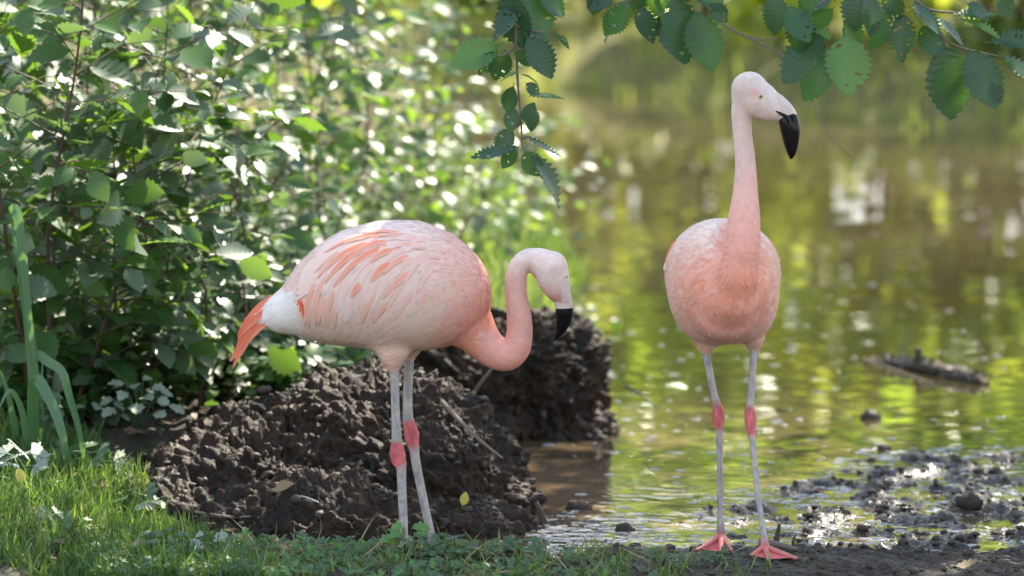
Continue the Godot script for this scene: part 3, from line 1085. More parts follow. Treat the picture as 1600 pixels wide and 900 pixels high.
func weeds() -> void:
	weed("pale_weed", 213, 10.95, 0.13, 20, 0.042, M.pale_weed, LEAF.small, "pale grey green leafy weed at the left foot of the mud mound", "", 0.085)
	weed("pale_weed", 150, 10.98, 0.1, 9, 0.04, M.pale_weed, LEAF.small, "smaller pale weed beside the reed's bent blades", "", 0.06)
	weed("round_leaf_weed", 262, 9.75, 0.075, 13, 0.026, M.weed, LEAF.small, "weed with small rounded leaflets in the grass at the bottom left", "", 0.045)
	weed("round_leaf_weed", 318, 9.74, 0.06, 12, 0.028, M.pale_weed, LEAF.small, "greyish weed right of the rounded leaflets, below the mud mound", "", 0.05)
	weed("bright_weed", 632, 9.78, 0.075, 10, 0.036, M.bright_weed, LEAF.small, "bright green weed in front of the feeding flamingo's legs", "", 0.04)
	weed("lobed_weed", 72, 9.76, 0.07, 8, 0.03, M.weed, LEAF.lobed, "lobed leaved weed at the bottom left corner of the grass", "", 0.045)
	weed("lobed_weed", 668, 9.74, 0.05, 8, 0.03, M.weed, LEAF.lobed, "lobed weed right of the bright green weed", "", 0.05)
	weed("lobed_weed", 712, 9.72, 0.06, 8, 0.032, M.weed, LEAF.lobed, "broad lobed weed left of the shallow water at the bottom edge", "", 0.05)
	weed("lobed_weed", 812, 9.73, 0.045, 8, 0.026, M.weed, LEAF.lobed, "lobed weed at the edge of the shallow water below the mud block", "", 0.045)
	weed("lobed_weed", 1062, 9.72, 0.045, 8, 0.022, M.weed, LEAF.lobed, "lobed weed on the mud left of the upright flamingo's feet", "", 0.04)
	weed("lobed_weed", 1125, 9.74, 0.04, 8, 0.022, M.weed, LEAF.lobed, "lobed weed between the upright flamingo's feet at the bottom edge", "", 0.04)
	weed("whorled_weed", 68, 10.6, 0.2, 16, 0.03, M.weed, LEAF.small, "upright weed with whorls of narrow leaves beside the reed", "", 0.03)
	# a few more on the grass's upper edge, broad lobed leaves
	weed("lobed_weed", 20, 10.3, 0.09, 7, 0.05, M.pale_weed, LEAF.lobed, "large grey lobed weed at the left edge above the grass", "", 0.06)
	weed("lobed_weed", 130, 10.55, 0.07, 7, 0.045, M.weed, LEAF.lobed, "broad lobed weed at the upper edge of the grass below the reed", "", 0.07)
	weed("lobed_weed", 205, 10.3, 0.06, 7, 0.04, M.weed, LEAF.lobed, "lobed weed at the grass's right edge by the dark soil", "", 0.06)


func grass() -> void:
	var sets := [[], [], [], []]
	for k in 11000:
		var d := 9.36 + 1.5 * rng.randf()
		var limit := table(d, [9.6, 9.95, 10.2, 10.5, 10.8], [430.0, 330.0, 270.0, 215.0, 130.0])
		var px := rng.randf_range(-40.0, limit + rng.randfn(0, 14.0))
		var p := on_ground(px, d, -0.004)
		var bend := Vector3(rng.randfn(0, 0.42), 1, rng.randfn(0, 0.42))
		var long := rng.randf_range(0.025, 0.065) * (1.5 if rng.randf() < 0.12 else 1.0)
		sets[0 if rng.randf() < 0.55 else (1 if rng.randf() < 0.75 else 2)].append([rng.randi() % 4, aim(p, bend, rv(), long, rng.randf_range(0.7, 1.5))])
	for k in 2000:
		# thin grass along the bottom edge, in tufts
		var px := 330.0 + 950.0 * rng.randf() * (0.55 + 0.45 * rng.randf())
		if n_mid.get_noise_2d(px * 0.004, 3.0) < -0.05 and rng.randf() < 0.8:
			continue
		var p := on_ground(px, rng.randf_range(9.36, 9.88), -0.004)
		sets[0 if rng.randf() < 0.7 else 2].append([rng.randi() % 4, aim(p, Vector3(rng.randfn(0, 0.5), 1, rng.randfn(0, 0.5)), rv(), rng.randf_range(0.025, 0.06), 1.1)])
	for k in 260:
		var px := 1100.0 * rng.randf() - 20.0
		var d := rng.randf_range(9.4, 10.6 if px < 230.0 else 9.9)
		sets[3].append([rng.randi() % 4, aim(on_ground(px, d, 0.004), Vector3(rng.randfn(0, 1.0), rng.randf_range(0.1, 0.8), rng.randfn(0, 1.0)), rv(), rng.randf_range(0.05, 0.12), 0.6)])
	var t := thing("grass", Vector3.ZERO, "short green grass in the lower left corner and along the bottom edge", "grass")
	t.set_meta("kind", "stuff")
	for s in 4:
		for k in 4:
			var mine := []
			for q in sets[s]:
				if q[0] == k:
					mine.append(q[1])
			if mine.size():
				many("blades", LEAF.blade[k], M.straw if s == 3 else M.grass[s], t, mine)
	# ground cover of small lobed leaves between the grass and the mud
	var lv := [[], [], []]
	for k in 3000:
		var px := 120.0 + 1180.0 * rng.randf()
		var d := rng.randf_range(9.36, 9.93)
		if px > 700.0:
			d = rng.randf_range(9.36, 9.78)
			if rng.randf() < 0.5 + 0.48 * smoothstep(700.0, 1150.0, px):
				continue
		if n_mid.get_noise_2d(px * 0.006, d * 2.0) < -0.12:
			continue
		var up := rng.randf_range(0.006, 0.035)
		var a := rng.randf() * TAU
		lv[rng.randi() % 3].append(aim(on_ground(px, d, up), Vector3(cos(a), rng.randf_range(-0.2, 0.5), sin(a)), Vector3(0, 0.85, 0.4) + rv(0.3), rng.randf_range(0.011, 0.024)))
	var c := thing("ground_cover", Vector3.ZERO, "mat of small lobed leaves along the bottom edge below the mud", "ground cover")
	c.set_meta("kind", "stuff")
	for k in 3:
		many("leaves", LEAF.lobed[k], [M.weed, M.weed, M.bright_weed][k], c, lv[k])


# ------------------------------------------------------------------ flamingos
# A body is a smooth union of tapered capsules [a, b, radius at a, radius at b, softness] in a drawing of PX pixels per metre; surface nets mesh it.
const PX := 662.0

var bones := []


func field(p: Vector3, which: PackedInt32Array) -> float:
	var d := 1e9
	for i in which:
		var s: Array = bones[i]
		var a: Vector3 = s[0]
		var ab: Vector3 = s[5]
		var t := clampf((p - a).dot(ab) * s[6], 0.0, 1.0)
		var q: float = (p - a - ab * t).length() - lerpf(s[2], s[3], t)
		var k: float = s[4]
		var h := maxf(k - absf(d - q), 0.0) / k
		d = minf(d, q) - h * h * k * 0.25
	return d


func all_bones() -> PackedInt32Array:
	return PackedInt32Array(range(bones.size()))


func slope(p: Vector3, which: PackedInt32Array) -> Vector3:
	var e := 0.4
	return Vector3(field(p + Vector3(e, 0, 0), which) - field(p - Vector3(e, 0, 0), which), field(p + Vector3(0, e, 0), which) - field(p - Vector3(0, e, 0), which), field(p + Vector3(0, 0, e), which) - field(p - Vector3(0, 0, e), which)).normalized()


func near_bones(p: Vector3, reach: float) -> PackedInt32Array:
	var dist := []
	var least := 1e9
	for i in bones.size():
		var d := field(p, PackedInt32Array([i]))
		dist.append(d)
		least = minf(least, d)
	var out := PackedInt32Array()
	for i in bones.size():
		if dist[i] < least + reach:
			out.append(i)
	return out


func onto(p: Vector3, lift := 0.0) -> Vector3:
	var w := near_bones(p, 40.0)
	for k in 4:
		p -= slope(p, w) * (field(p, w) - lift)
	return p


func set_bones(list: Array) -> void:
	bones = []
	for s in list:
		var ab: Vector3 = s[1] - s[0]
		bones.append([s[0], s[1], float(s[2]), float(s[3]), float(s[4]), ab, 1.0 / maxf(ab.length_squared(), 1e-6)])


# chain of [x, y, z, r]
func chain(pts: Array, k: float) -> Array:
	var out := []
	for i in pts.size() - 1:
		var a: Array = pts[i]
		var b: Array = pts[i + 1]
		out.append([Vector3(a[0], -a[1], a[2]), Vector3(b[0], -b[1], b[2]), a[3], b[3], k])
	return out


# the same, with points and radii rounded off between the given ones
func neck_chain(pts: Array, k: float) -> Array:
	var p := smooth_path(pts.map(func(q): return Vector3(q[0], q[1], q[2])), 4)
	var r := smooth_path(pts.map(func(q): return float(q[3])), 4)
	var out := []
	for i in p.size():
		out.append([p[i].x, p[i].y, p[i].z, r[i]])
	return chain(out, k)


func skin_of(cell: float, origin: Vector3, paint: Callable) -> Array:
	var lo := Vector3.INF
	var hi := -Vector3.INF
	for s in bones:
		var r := Vector3.ONE * (maxf(s[2], s[3]) + 6.0)
		lo = lo.min(s[0] - r).min(s[1] - r)
		hi = hi.max(s[0] + r).max(s[1] + r)
	var B := 6
	var block := cell * B
	var nb := Vector3i(((hi - lo) / block).ceil())
	var every := all_bones()
	var cells := {}
	var verts := PackedVector3Array()
	var crossings := PackedInt32Array()
	var half := block * 0.5 * sqrt(3.0)
	var f := PackedFloat32Array()
	f.resize((B + 1) * (B + 1) * (B + 1))
	var W := B + 1
	for bz in nb.z:
		for by in nb.y:
			for bx in nb.x:
				var c0 := lo + Vector3(bx, by, bz) * block
				var mid := c0 + Vector3.ONE * block * 0.5
				if absf(field(mid, every)) > half + 4.0:
					continue
				var w := near_bones(mid, half * 2.0 + 26.0)
				for z in W:
					for y in W:
						for x in W:
							f[(z * W + y) * W + x] = field(c0 + Vector3(x, y, z) * cell, w)
				for z in B:
					for y in B:
						for x in B:
							var inside := 0
							var sum := Vector3.ZERO
							var cnt := 0
							var k0 := (z * W + y) * W + x
							for q in 8:
								if f[k0 + (q & 1) + ((q >> 1) & 1) * W + (q >> 2) * W * W] < 0.0:
									inside += 1
							if inside == 0 or inside == 8:
								continue
							for q in 12:
								var ax := q >> 2
								var u := q & 1
								var t := (q >> 1) & 1
								var e0 := Vector3i(0, u, t) if ax == 0 else (Vector3i(u, 0, t) if ax == 1 else Vector3i(u, t, 0))
								var e1 := e0
								e1[ax] = 1
								var a := f[k0 + e0.x + e0.y * W + e0.z * W * W]
								var b := f[k0 + e1.x + e1.y * W + e1.z * W * W]
								if (a < 0.0) != (b < 0.0):
									sum += Vector3(e0).lerp(Vector3(e1), a / (a - b))
									cnt += 1
							var p := c0 + (Vector3(x, y, z) + sum / cnt) * cell
							p -= slope(p, w) * field(p, w)
							cells[Vector3i(bx * B + x, by * B + y, bz * B + z)] = verts.size()
							verts.append(p)
							# edges that start at this cell's lower corner
							for ax in 3:
								var step: int = [1, W, W * W][ax]
								if (f[k0] < 0.0) != (f[k0 + step] < 0.0):
									crossings.append_array([bx * B + x, by * B + y, bz * B + z, ax])
	var idx := PackedInt32Array()
	for i in range(0, crossings.size(), 4):
		var c := Vector3i(crossings[i], crossings[i + 1], crossings[i + 2])
		var ax := crossings[i + 3]
		var u := Vector3i.ZERO
		var t := Vector3i.ZERO
		u[(ax + 1) % 3] = 1
		t[(ax + 2) % 3] = 1
		if cells.has(c - u) and cells.has(c - t) and cells.has(c - u - t):
			var a: int = cells[c - u - t]
			var b: int = cells[c - t]
			var d: int = cells[c]
			var e: int = cells[c - u]
			idx.append_array([a, b, d, a, d, e])
	var n := PackedVector3Array()
	var col := PackedColorArray()
	var v := PackedVector3Array()
	for p in verts:
		n.append(slope(p, near_bones(p, 30.0)))
		col.append(paint.call(p))
		v.append((p - origin) / PX)
	return [mesh_of(v, n, idx, col), verts, n]


# one feather laid on the surface: from p along the flow, «long» pixels
func feather_into(v: PackedVector3Array, n: PackedVector3Array, c: PackedColorArray, idx: PackedInt32Array, p: Vector3, flow: Callable, long: float, wide: float, lift: float, edge: Color, shaft: Color, tip: Color, origin: Vector3, rows := 7) -> void:
	var base := v.size()
	p = onto(p, 0.0)
	for i in rows:
		var t := float(i) / (rows - 1)
		var w := near_bones(p, 30.0)
		var nn := slope(p, w)
		p -= nn * field(p, w)
		var dir: Vector3 = flow.call(p, t)
		dir = (dir - nn * dir.dot(nn)).normalized()
		var x := dir.cross(nn)
		var half := wide * 0.5 * pow(sin(PI * clampf(0.12 + 0.8 * pow(t, 0.8), 0.0, 1.0)), 0.8) * (1.0 - 0.3 * t) if t < 0.99 else 0.4
		var up := lerpf(-1.2, lift, smoothstep(0.0, 0.55, t))
		for s in [-1.0, -0.5, 0.0, 0.5, 1.0]:
			v.append((p + nn * (up - absf(s) * (0.9 + half * half * 0.006)) + x * s * half - origin) / PX)
			n.append((nn + x * s * 0.1).normalized())
			var k: Color = edge.lerp(shaft, (1.0 - s * s) * smoothstep(0.0, 0.35, t))
			c.append(k.lerp(tip, smoothstep(0.55, 1.0, t)))
		p += dir * long / (rows - 1)
	for i in rows - 1:
		for j in 4:
			var a := base + i * 5 + j
			idx.append_array([a, a + 1, a + 5, a + 1, a + 6, a + 5])


# short soft feathers over the body, so that its surface and its outline are not bare
func down(called: String, parent: Node, verts: PackedVector3Array, normals: PackedVector3Array, count: int, where: Callable, flow: Callable, paint: Callable, long: float, wide: float, lift: float, origin: Vector3) -> void:
	var v := PackedVector3Array()
	var n := PackedVector3Array()
	var c := PackedColorArray()
	var idx := PackedInt32Array()
	for k in count:
		var i := rng.randi() % verts.size()
		var p := verts[i]
		var share: float = where.call(p)
		if rng.randf() > share:
			continue
		var nn := normals[i]
		var dir: Vector3 = flow.call(p, 0.5) + rv(0.16)
		dir = (dir - nn * dir.dot(nn)).normalized()
		var x := dir.cross(nn)
		var L := long * rng.randf_range(0.6, 1.3)
		var up := lift * rng.randf_range(0.3, 1.2)
		var col: Color = paint.call(p)
		col = col.lerp(Color(0.84, 0.66, 0.6), maxf(rng.randfn(0.0, 0.07), -0.05)) * rng.randf_range(0.96, 1.03)
		var b := v.size()
		for q in [[0.0, 0.35, -0.8], [0.45, 1.0, up * 0.5], [1.0, 0.0, up]]:
			for s in ([-1.0, 1.0] if q[1] > 0.0 else [0.0]):
				v.append((p + dir * L * (q[0] - 0.3) + x * s * wide * 0.5 * q[1] + nn * q[2] - origin) / PX)
				n.append((nn + x * s * 0.05).normalized())
				c.append(col)
		idx.append_array([b, b + 1, b + 2, b + 1, b + 3, b + 2, b + 2, b + 3, b + 4])
	var o := part(called, mesh_of(v, n, idx, c), M.plumage, parent)
	o.set_meta("kind", "stuff")


func px(x: float, y: float, z: float, origin: Vector3) -> Vector3:
	return (Vector3(x, -y, z) - origin) / PX


# a leg: the tube runs from the body over the ankle to the foot; pts [x, y, z, r, pink]
func leg(parent: Node, pts: Array, origin: Vector3) -> MeshInstance3D:
	var p := []
	var r := []
	var k := []
	for q in pts:
		p.append(px(q[0], q[1], q[2], origin))
		r.append(q[3] / PX)
		k.append(float(q[4]))
	p = smooth_path(p, 14)
	r = smooth_path(r, 14)
	k = smooth_path(k, 14)
	var v := PackedVector3Array()
	var n := PackedVector3Array()
	var idx := PackedInt32Array()
	var sides := 14
	for i in r.size():
		if k[i] > 0.4:
			r[i] *= 1.0 + 0.05 * n_fine.get_noise_1d(i * 1.6)
	var col := []
	tube_into(v, n, idx, p, r, sides, col, Color.WHITE)
	for i in v.size():
		var f: float = k[mini(i / sides, k.size() - 1)]
		var q := v[i] * 90.0
		var mark := n_fine.get_noise_3d(v[i].x * 6.0, v[i].y * 1.6, v[i].z * 6.0)
		var grey := Color(0.46, 0.44, 0.43) * (0.95 + 0.45 * mark) + Color(0.03, 0.03, 0.0) * sin(q.y)
		var pink := Color(0.66, 0.16, 0.17) * (0.95 + 0.6 * mark)
		grey = grey.lerp(Color(0.2, 0.16, 0.12), clampf(n_fine.get_noise_3dv(v[i] * 2.5) * 1.6 - 0.25, 0.0, 0.7) * clampf(1.2 - v[i].y * 3.0, 0.2, 1.0))
		grey *= 1.0 - 0.2 * pow(maxf(sin(v[i].y * 900.0 + 2.0 * sin(v[i].x * 700.0)), 0.0), 4.0)
		pink *= 1.0 - 0.18 * pow(maxf(sin(v[i].y * 1100.0 + 2.0 * sin(v[i].x * 900.0)), 0.0), 3.0)
		col[i] = grey.lerp(pink, clampf(f * 1.1 + 0.5 * mark * (1.0 - absf(2.0 * f - 1.0)) - 0.02, 0.0, 1.0))
		if f > 0.4:
			v[i] += n[i] * n_fine.get_noise_3dv(v[i] * 3.0) * 0.0022
	return part("leg", mesh_of(v, n, idx, PackedColorArray(col)), M.skin, parent)


# a webbed foot: heel at h, toes as vectors in metres on the ground
func foot(parent: Node, h: Vector3, toes: Array, base: Vector3) -> void:
	var v := PackedVector3Array()
	var n := PackedVector3Array()
	var c := []
	var idx := PackedInt32Array()
	var pink := Color(0.66, 0.17, 0.17)
	var dusty := Color(0.42, 0.27, 0.21)
	var ends := []
	for e in toes:
		var w: Vector3 = base + h + e
		ends.append(Vector3(h.x + e.x, height(w.x, -w.z) + 0.005 - base.y, h.z + e.z))
	for e in ends:
		var pts := []
		var shade := []
		var rad := []
		for i in 11:
			var f := i / 10.0
			var p: Vector3 = h.lerp(e, f)
			p.y = lerpf(h.y, e.y, 1.0 - pow(1.0 - f, 1.9)) + 0.004 * sin(PI * f)
			pts.append(p)
			shade.append(pink.lerp(dusty, clampf(0.1 + 0.8 * n_fine.get_noise_2d(i * 2.0, e.x * 90.0) + 0.35 * f, 0.0, 0.9)))
			rad.append(lerpf(0.008, 0.0042, f) * (1.12 if i % 3 == 0 else 1.0))
		tube_into(v, n, idx, pts, rad, 8, c, shade)
		var way: Vector3 = (e - h) * Vector3(1, 0, 1)
		tube_into(v, n, idx, [e, e + way.normalized() * 0.009 + Vector3(0, -0.003, 0)], [0.0036, 0.0008], 6, c, Color(0.08, 0.06, 0.05))
	for i in ends.size() - 1:
		# the web hangs between two toes and ends in a hollow edge
		var b := v.size()
		for a in 7:
			var f := a / 6.0
			for q in 7:
				var g := q / 6.0
				var e: Vector3 = ends[i].lerp(ends[i + 1], g)
				var p: Vector3 = h.lerp(e, f * (0.95 - 0.2 * sin(PI * g)))
				p.y = lerpf(h.y, e.y, 1.0 - pow(1.0 - f, 1.9)) + 0.003 - 0.003 * sin(PI * g)
				v.append(p)
				n.append(Vector3((e - h).x * 3.0, 0.35, (e - h).z * 3.0).normalized())
				c.append(Color(0.72, 0.16, 0.17).lerp(dusty, clampf(0.9 * n_fine.get_noise_2d(a * 3.0, q * 3.0 + e.x * 40.0), 0.0, 0.6)))
		for a in 6:
			for q in 6:
				var k := b + a * 7 + q
				idx.append_array([k, k + 1, k + 7, k + 1, k + 8, k + 7])
	part("foot", mesh_of(v, n, idx, PackedColorArray(c)), M.skin, parent)


# bill pieces: rings [x, y, z, half across the bend, half along z]
func bill_piece(called: String, parent: Node, rings: Array, origin: Vector3, m: Material) -> MeshInstance3D:
	var v := PackedVector3Array()
	var sides := 16
	var P := smooth_path(rings.map(func(q): return Vector3(q[0], -q[1], q[2])), 4)
	var A := smooth_path(rings.map(func(q): return float(q[3])), 4)
	var B := smooth_path(rings.map(func(q): return float(q[4])), 4)
	var zdir: Vector3 = BILL_SIDE
	for i in P.size():
		var d: Vector3 = (P[mini(i + 1, P.size() - 1)] - P[maxi(i - 1, 0)]).normalized()
		var x := d.cross(zdir).normalized()
		var z := x.cross(d)
		for j in sides:
			var a := TAU * j / sides
			var ca := cos(a)
			var sa := sin(a)
			v.append((P[i] + x * ca * A[i] + z * signf(sa) * pow(absf(sa), 0.8) * B[i] - origin) / PX)
	var idx := grid_index(P.size(), sides, true)
	var e := v.size()
	v.append((P[-1] - origin) / PX)
	v.append((P[0] - origin) / PX)
	var last := (P.size() - 1) * sides
	for j in sides:
		idx.append_array([last + j, last + (j + 1) % sides, e])
		idx.append_array([(j + 1) % sides, j, e + 1])
	var n := vertex_normals(v, idx)
	if n[sides * 2].dot(v[sides * 2] - (P[2] - origin) / PX) < 0.0:
		for k in n.size():
			n[k] = -n[k]
	return part(called, mesh_of(v, n, idx), m, parent)


var BILL_SIDE := Vector3(0, 0, 1)


func eye(parent: Node, where: Vector3, out: Vector3, r: float) -> void:
	var s := SphereMesh.new()
	s.radius = r
	s.height = r * 2.0
	s.radial_segments = 16
	s.rings = 8
	var o := part("eye", s, M.eye, parent)
	o.position = where
	var q := SphereMesh.new()
	q.radius = r * 0.42
	q.height = r * 0.84
	q.radial_segments = 12
	q.rings = 6
	var pu := part("pupil", q, M.pupil, o)
	pu.position = out.normalized() * r * 0.72


const PALE := Color(0.84, 0.6, 0.51)
const CHEST := Color(0.83, 0.36, 0.26)
const NECK := Color(0.84, 0.45, 0.38)
const FACE := Color(0.87, 0.7, 0.65)
const WHITE := Color(0.86, 0.82, 0.79)
const ORANGE := Color(0.84, 0.24, 0.12)
const RED := Color(0.82, 0.12, 0.05)


func mix3(a: Color, b: Color, t: float) -> Color:
	return a.lerp(b, clampf(t, 0.0, 1.0))


func paint_feeding(p: Vector3) -> Color:
	var x := p.x
	var y := -p.y
	var q := n_mid.get_noise_3dv(p * 0.012)
	var q2 := n_mid.get_noise_3dv(Vector3(p.x * 0.01, p.y * 0.03, p.z * 0.03))
	if x > 785.0 or (x > 750.0 and y > 500.0):
		# neck and head: pink below, paler up to the head
		var c := mix3(CHEST.lerp(NECK, 0.5), NECK, (560.0 - y) / 60.0)
		c = mix3(c, Color(0.82, 0.5, 0.45), (480.0 - y) / 60.0)
		c = mix3(c, FACE, (420.0 - y) / 30.0 if x < 840.0 else 1.0)
		c = mix3(c, Color(0.8, 0.46, 0.4), (y - 425.0) / 25.0 if x > 845.0 and y < 470.0 and x < 880.0 else 0.0)
		return c * (1.0 + 0.1 * q + 0.12 * n_mid.get_noise_3dv(p * 0.04))
	var c := PALE.lerp(WHITE, 0.12)
	c = mix3(c, WHITE, (500.0 - x) / 40.0 if y > 440.0 else 0.0)
	c = mix3(c, Color(0.86, 0.68, 0.62), (380.0 - y) / 40.0)
	c = mix3(c, NECK.lerp(PALE, 0.4), (x - 660.0) / 70.0 + q2 * 0.6)
	c = mix3(c, CHEST, (x - 690.0) / 70.0 + (y - 470.0) / 110.0 + q * 0.5)
	c = mix3(c, Color(0.8, 0.52, 0.42), (y - 490.0) / 60.0 * (0.5 + q) if x < 700.0 else 0.0)
	return c * (1.0 + 0.07 * q2)


func feeding_flamingo() -> void:
	var D := 10.12
	var origin := Vector3(640, -870, 0)
	var where := at(640, 870, D)
	var t := thing("flamingo", where, "pink flamingo bending its curved neck down to feed, seen from the side", "flamingo", "flamingos at the water's edge")
	var list := chain([[402, 488, 0, 12], [440, 478, 0, 32], [480, 466, 0, 50], [520, 451, 0, 77], [560, 439, 0, 93], [600, 435, 0, 101], [640, 436, 0, 102], [672, 442, 0, 92], [695, 452, 0, 74]], 12.0)
	list.append_array(chain([[608, 505, 24, 48], [614, 540, 34, 19], [615, 562, 35, 8]], 16.0))
	list.append_array(chain([[640, 500, -24, 40], [639, 530, -36, 17], [638, 554, -38, 8]], 16.0))
	list.append_array(neck_chain([[690, 465, 0, 60], [718, 482, 0, 48], [741, 506, 0, 35], [760, 528, 3, 27.5], [778, 542, 4, 25], [795, 545, 6, 23.6], [809, 532, 8, 21.6], [814, 508, 10, 19.6], [813, 480, 12, 18.5], [809, 450, 14, 16.5], [808, 425, 16, 15.8], [813, 404, 17, 15.5], [826, 391, 18, 15], [845, 389, 18, 15]], 3.0))
	list.append_array(chain([[852, 400, 18, 22], [862, 405, 18, 26], [868, 424, 17, 23], [874, 438, 16, 18], [882, 452, 14, 14]], 9.0))
	set_bones(list)
	var made := skin_of(2.9, origin, paint_feeding)
	part("body", made[0], M.plumage, t)
	# feathers
	var flow := func(p: Vector3, u: float) -> Vector3:
		var y := -p.y
		var back := 0.25 + 0.95 * smoothstep(335.0, 425.0, y) + 0.15 * (u - 0.4)
		var fore := 0.2 + 0.75 * smoothstep(335.0, 400.0, y) - 0.65 * smoothstep(425.0, 505.0, y) + 0.3 * (u - 0.4)
		var a := lerpf(back, fore, smoothstep(560.0, 660.0, p.x))
		return Vector3(-cos(a), -sin(a), -0.25 * signf(p.z) * smoothstep(560.0, 460.0, p.x))
	var soft := func(p: Vector3, u: float) -> Vector3:
		var y := -p.y
		if p.x > 770.0 or y > 520.0 and p.x > 700.0:
			return Vector3(-0.7, 0.5, 0)
		var a := 0.15 + 0.3 * smoothstep(350.0, 450.0, y) - 0.5 * smoothstep(480.0, 540.0, y)
		return Vector3(-cos(a), -sin(a), 0)
	down("plumage", t, made[1], made[2], 9000, func(p): return 0.0 if p.x >= 768.0 or (p.x > 500.0 and p.x < 670.0 and -p.y > 348.0 and -p.y < 500.0 and absf(p.z) > 20.0) else 0.9, soft, paint_feeding, 17.0, 3.2, 0.8, origin)
	var neck_flow := func(p: Vector3, u: float) -> Vector3:
		return Vector3(-0.8, 0.5, 0) if -p.y > 515.0 else (Vector3(0, -1, 0) if p.x < 832.0 else Vector3(-0.8, 0.5, 0))
	down("neck_plumage", t, made[1], made[2], 6000, func(p): return 0.9 if p.x >= 755.0 and p.x < 888.0 else 0.0, neck_flow, paint_feeding, 9.0, 2.0, 0.45, origin)
	var wing_label := "folded pale pink wing with orange streaks"
	for side in [1.0, -1.0]:
		var v := PackedVector3Array()
		var n := PackedVector3Array()
		var c := PackedColorArray()
		var idx := PackedInt32Array()
		# rows run from the rump forward, so that the front ones lie on top
		for i in 17:
			for j in 11:
				var x := 492.0 + i * 12.0 + rng.randf_range(-5, 5)
				var y := 342.0 + j * 15.5 + (i % 2) * 7.5 + rng.randf_range(-5, 5)
				var top := 345.0 + 0.0016 * (x - 625.0) * (x - 625.0)
				if y < top or y > 505.0 or x > 684.0 - maxf(0.0, y - 420.0) * 0.7 or (y > 470.0 and x < 520.0):
					continue
				var pale := PALE.lerp(WHITE, rng.randf_range(0.0, 0.5)).lerp(NECK, 0.4 * smoothstep(600.0, 690.0, x) + rng.randf_range(0.0, 0.25))
				var long := minf(rng.randf_range(58.0, 92.0) * (1.0 if x < 655.0 else 0.7), (524.0 - y) * 1.15)
				if long > 18.0:
					feather_into(v, n, c, idx, Vector3(x, -y, 60.0 * side), flow, long, rng.randf_range(9.0, 15.0), 1.1 + i * 0.06, pale.lerp(NECK, 0.12), pale.lerp(NECK, rng.randf_range(0.0, 0.4)), pale.lerp(WHITE, 0.35), origin)
		# orange streaks: [root x, y, tip x, y, width, strength]
		for q in [[640, 338, 575, 347, 7, 0.6], [626, 343, 520, 382, 9, 0.9], [648, 352, 590, 366, 8, 0.6], [618, 355, 519, 436, 11, 1.0], [632, 360, 560, 412, 10, 0.9], [614, 364, 530, 446, 12, 1.0], [640, 368, 545, 456, 12, 1.0], [655, 374, 622, 390, 8, 0.5],
				[630, 382, 590, 416, 11, 0.9], [648, 392, 606, 432, 9, 0.7], [622, 402, 590, 440, 13, 0.9], [652, 410, 598, 460, 11, 0.6], [580, 424, 562, 450, 10, 0.8], [600, 432, 570, 486, 9, 0.45], [628, 436, 590, 484, 9, 0.4], [516, 396, 492, 500, 9, 0.6], [530, 404, 506, 496, 9, 0.5],
				[548, 420, 522, 500, 8, 0.45], [668, 384, 640, 390, 6, 0.5], [690, 396, 668, 402, 6, 0.4], [560, 372, 500, 420, 8, 0.5], [590, 350, 540, 366, 7, 0.6]]:
			var root := Vector3(q[0], -q[1], 60.0 * side)
			var tip := Vector3(q[2], -q[3], 60.0 * side)
			var ang := atan2(tip.y - root.y, tip.x - root.x)
			var hot := PALE.lerp(Color(0.86, 0.24, 0.12), clampf(q[5] * rng.randf_range(0.85, 1.05), 0.0, 1.0))
			feather_into(v, n, c, idx, root, func(p, u): return Vector3(cos(ang - 0.3 + 0.6 * u), sin(ang - 0.3 + 0.6 * u), -0.1 * side), root.distance_to(tip) * 1.12, q[4] * 1.25, 3.0, hot.lerp(PALE, 0.75), hot, hot.lerp(PALE, 0.45), origin, 12)
		# long pale flight feathers that close the wing over the rump, and the orange ones that show beneath
		for k in 7:
			var y := 372.0 + k * 9.0
			feather_into(v, n, c, idx, Vector3(535.0 - k * 3.0, -y, 50.0 * side), func(p, u): return Vector3(-0.86 + 0.1 * u, -0.5 - 0.12 * u, -0.15 * side), 78.0 - k * 3.0, 15.0, 3.5, PALE.lerp(WHITE, 0.4), PALE, PALE.lerp(WHITE, 0.2), origin, 9)
		for k in 5:
			var to := Vector3(-0.85 + 0.19 * k, -0.65 - 0.09 * k, 0.1 * side).normalized()
			feather_into(v, n, c, idx, Vector3(492.0, -(438.0 + k * 3.5), 40.0 * side), func(p, u): return to, 26.0 + k * 3.0, 9.0, 1.4 + k * 0.2, RED, RED, ORANGE, origin)
		for k in 7:
			feather_into(v, n, c, idx, Vector3(500.0 + k * 6.0, -(418.0 + k * 4.0), 50.0 * side), func(p, u): return Vector3(-0.22 + 0.03 * k - 0.2 * u, -1.0, 0.1 * side), 88.0 - k * 5.0, 12.0, 2.2, PALE, Color(0.84, 0.48, 0.36), PALE.lerp(NECK, 0.4), origin, 9)
		var o := part("wing", mesh_of(v, n, idx, c), M.plumage, t)
		if side > 0.0:
			o.set_meta("label", wing_label)
	# tail
	var tails := [
		[[432, 448, 4], [405, 466, 5], [380, 494, 4], [370, 508, 2], 13.0], [[425, 456, -6], [396, 476, -6], [374, 505, -6], [366, 522, -6], 13.0],
		[[418, 478, 8], [394, 500, 10], [375, 530, 9], [358, 566, 6], 12.0], [[414, 484, 2], [388, 506, 2], [367, 536, 2], [353, 556, 2], 11.0],
		[[420, 488, 12], [398, 504, 13], [384, 520, 12], [372, 545, 10], 9.0], [[412, 470, -12], [384, 492, -12], [370, 525, -12], [359, 548, -12], 12.0],
		[[424, 462, 12], [400, 482, 14], [384, 498, 13], [372, 512, 12], 9.0],
	]
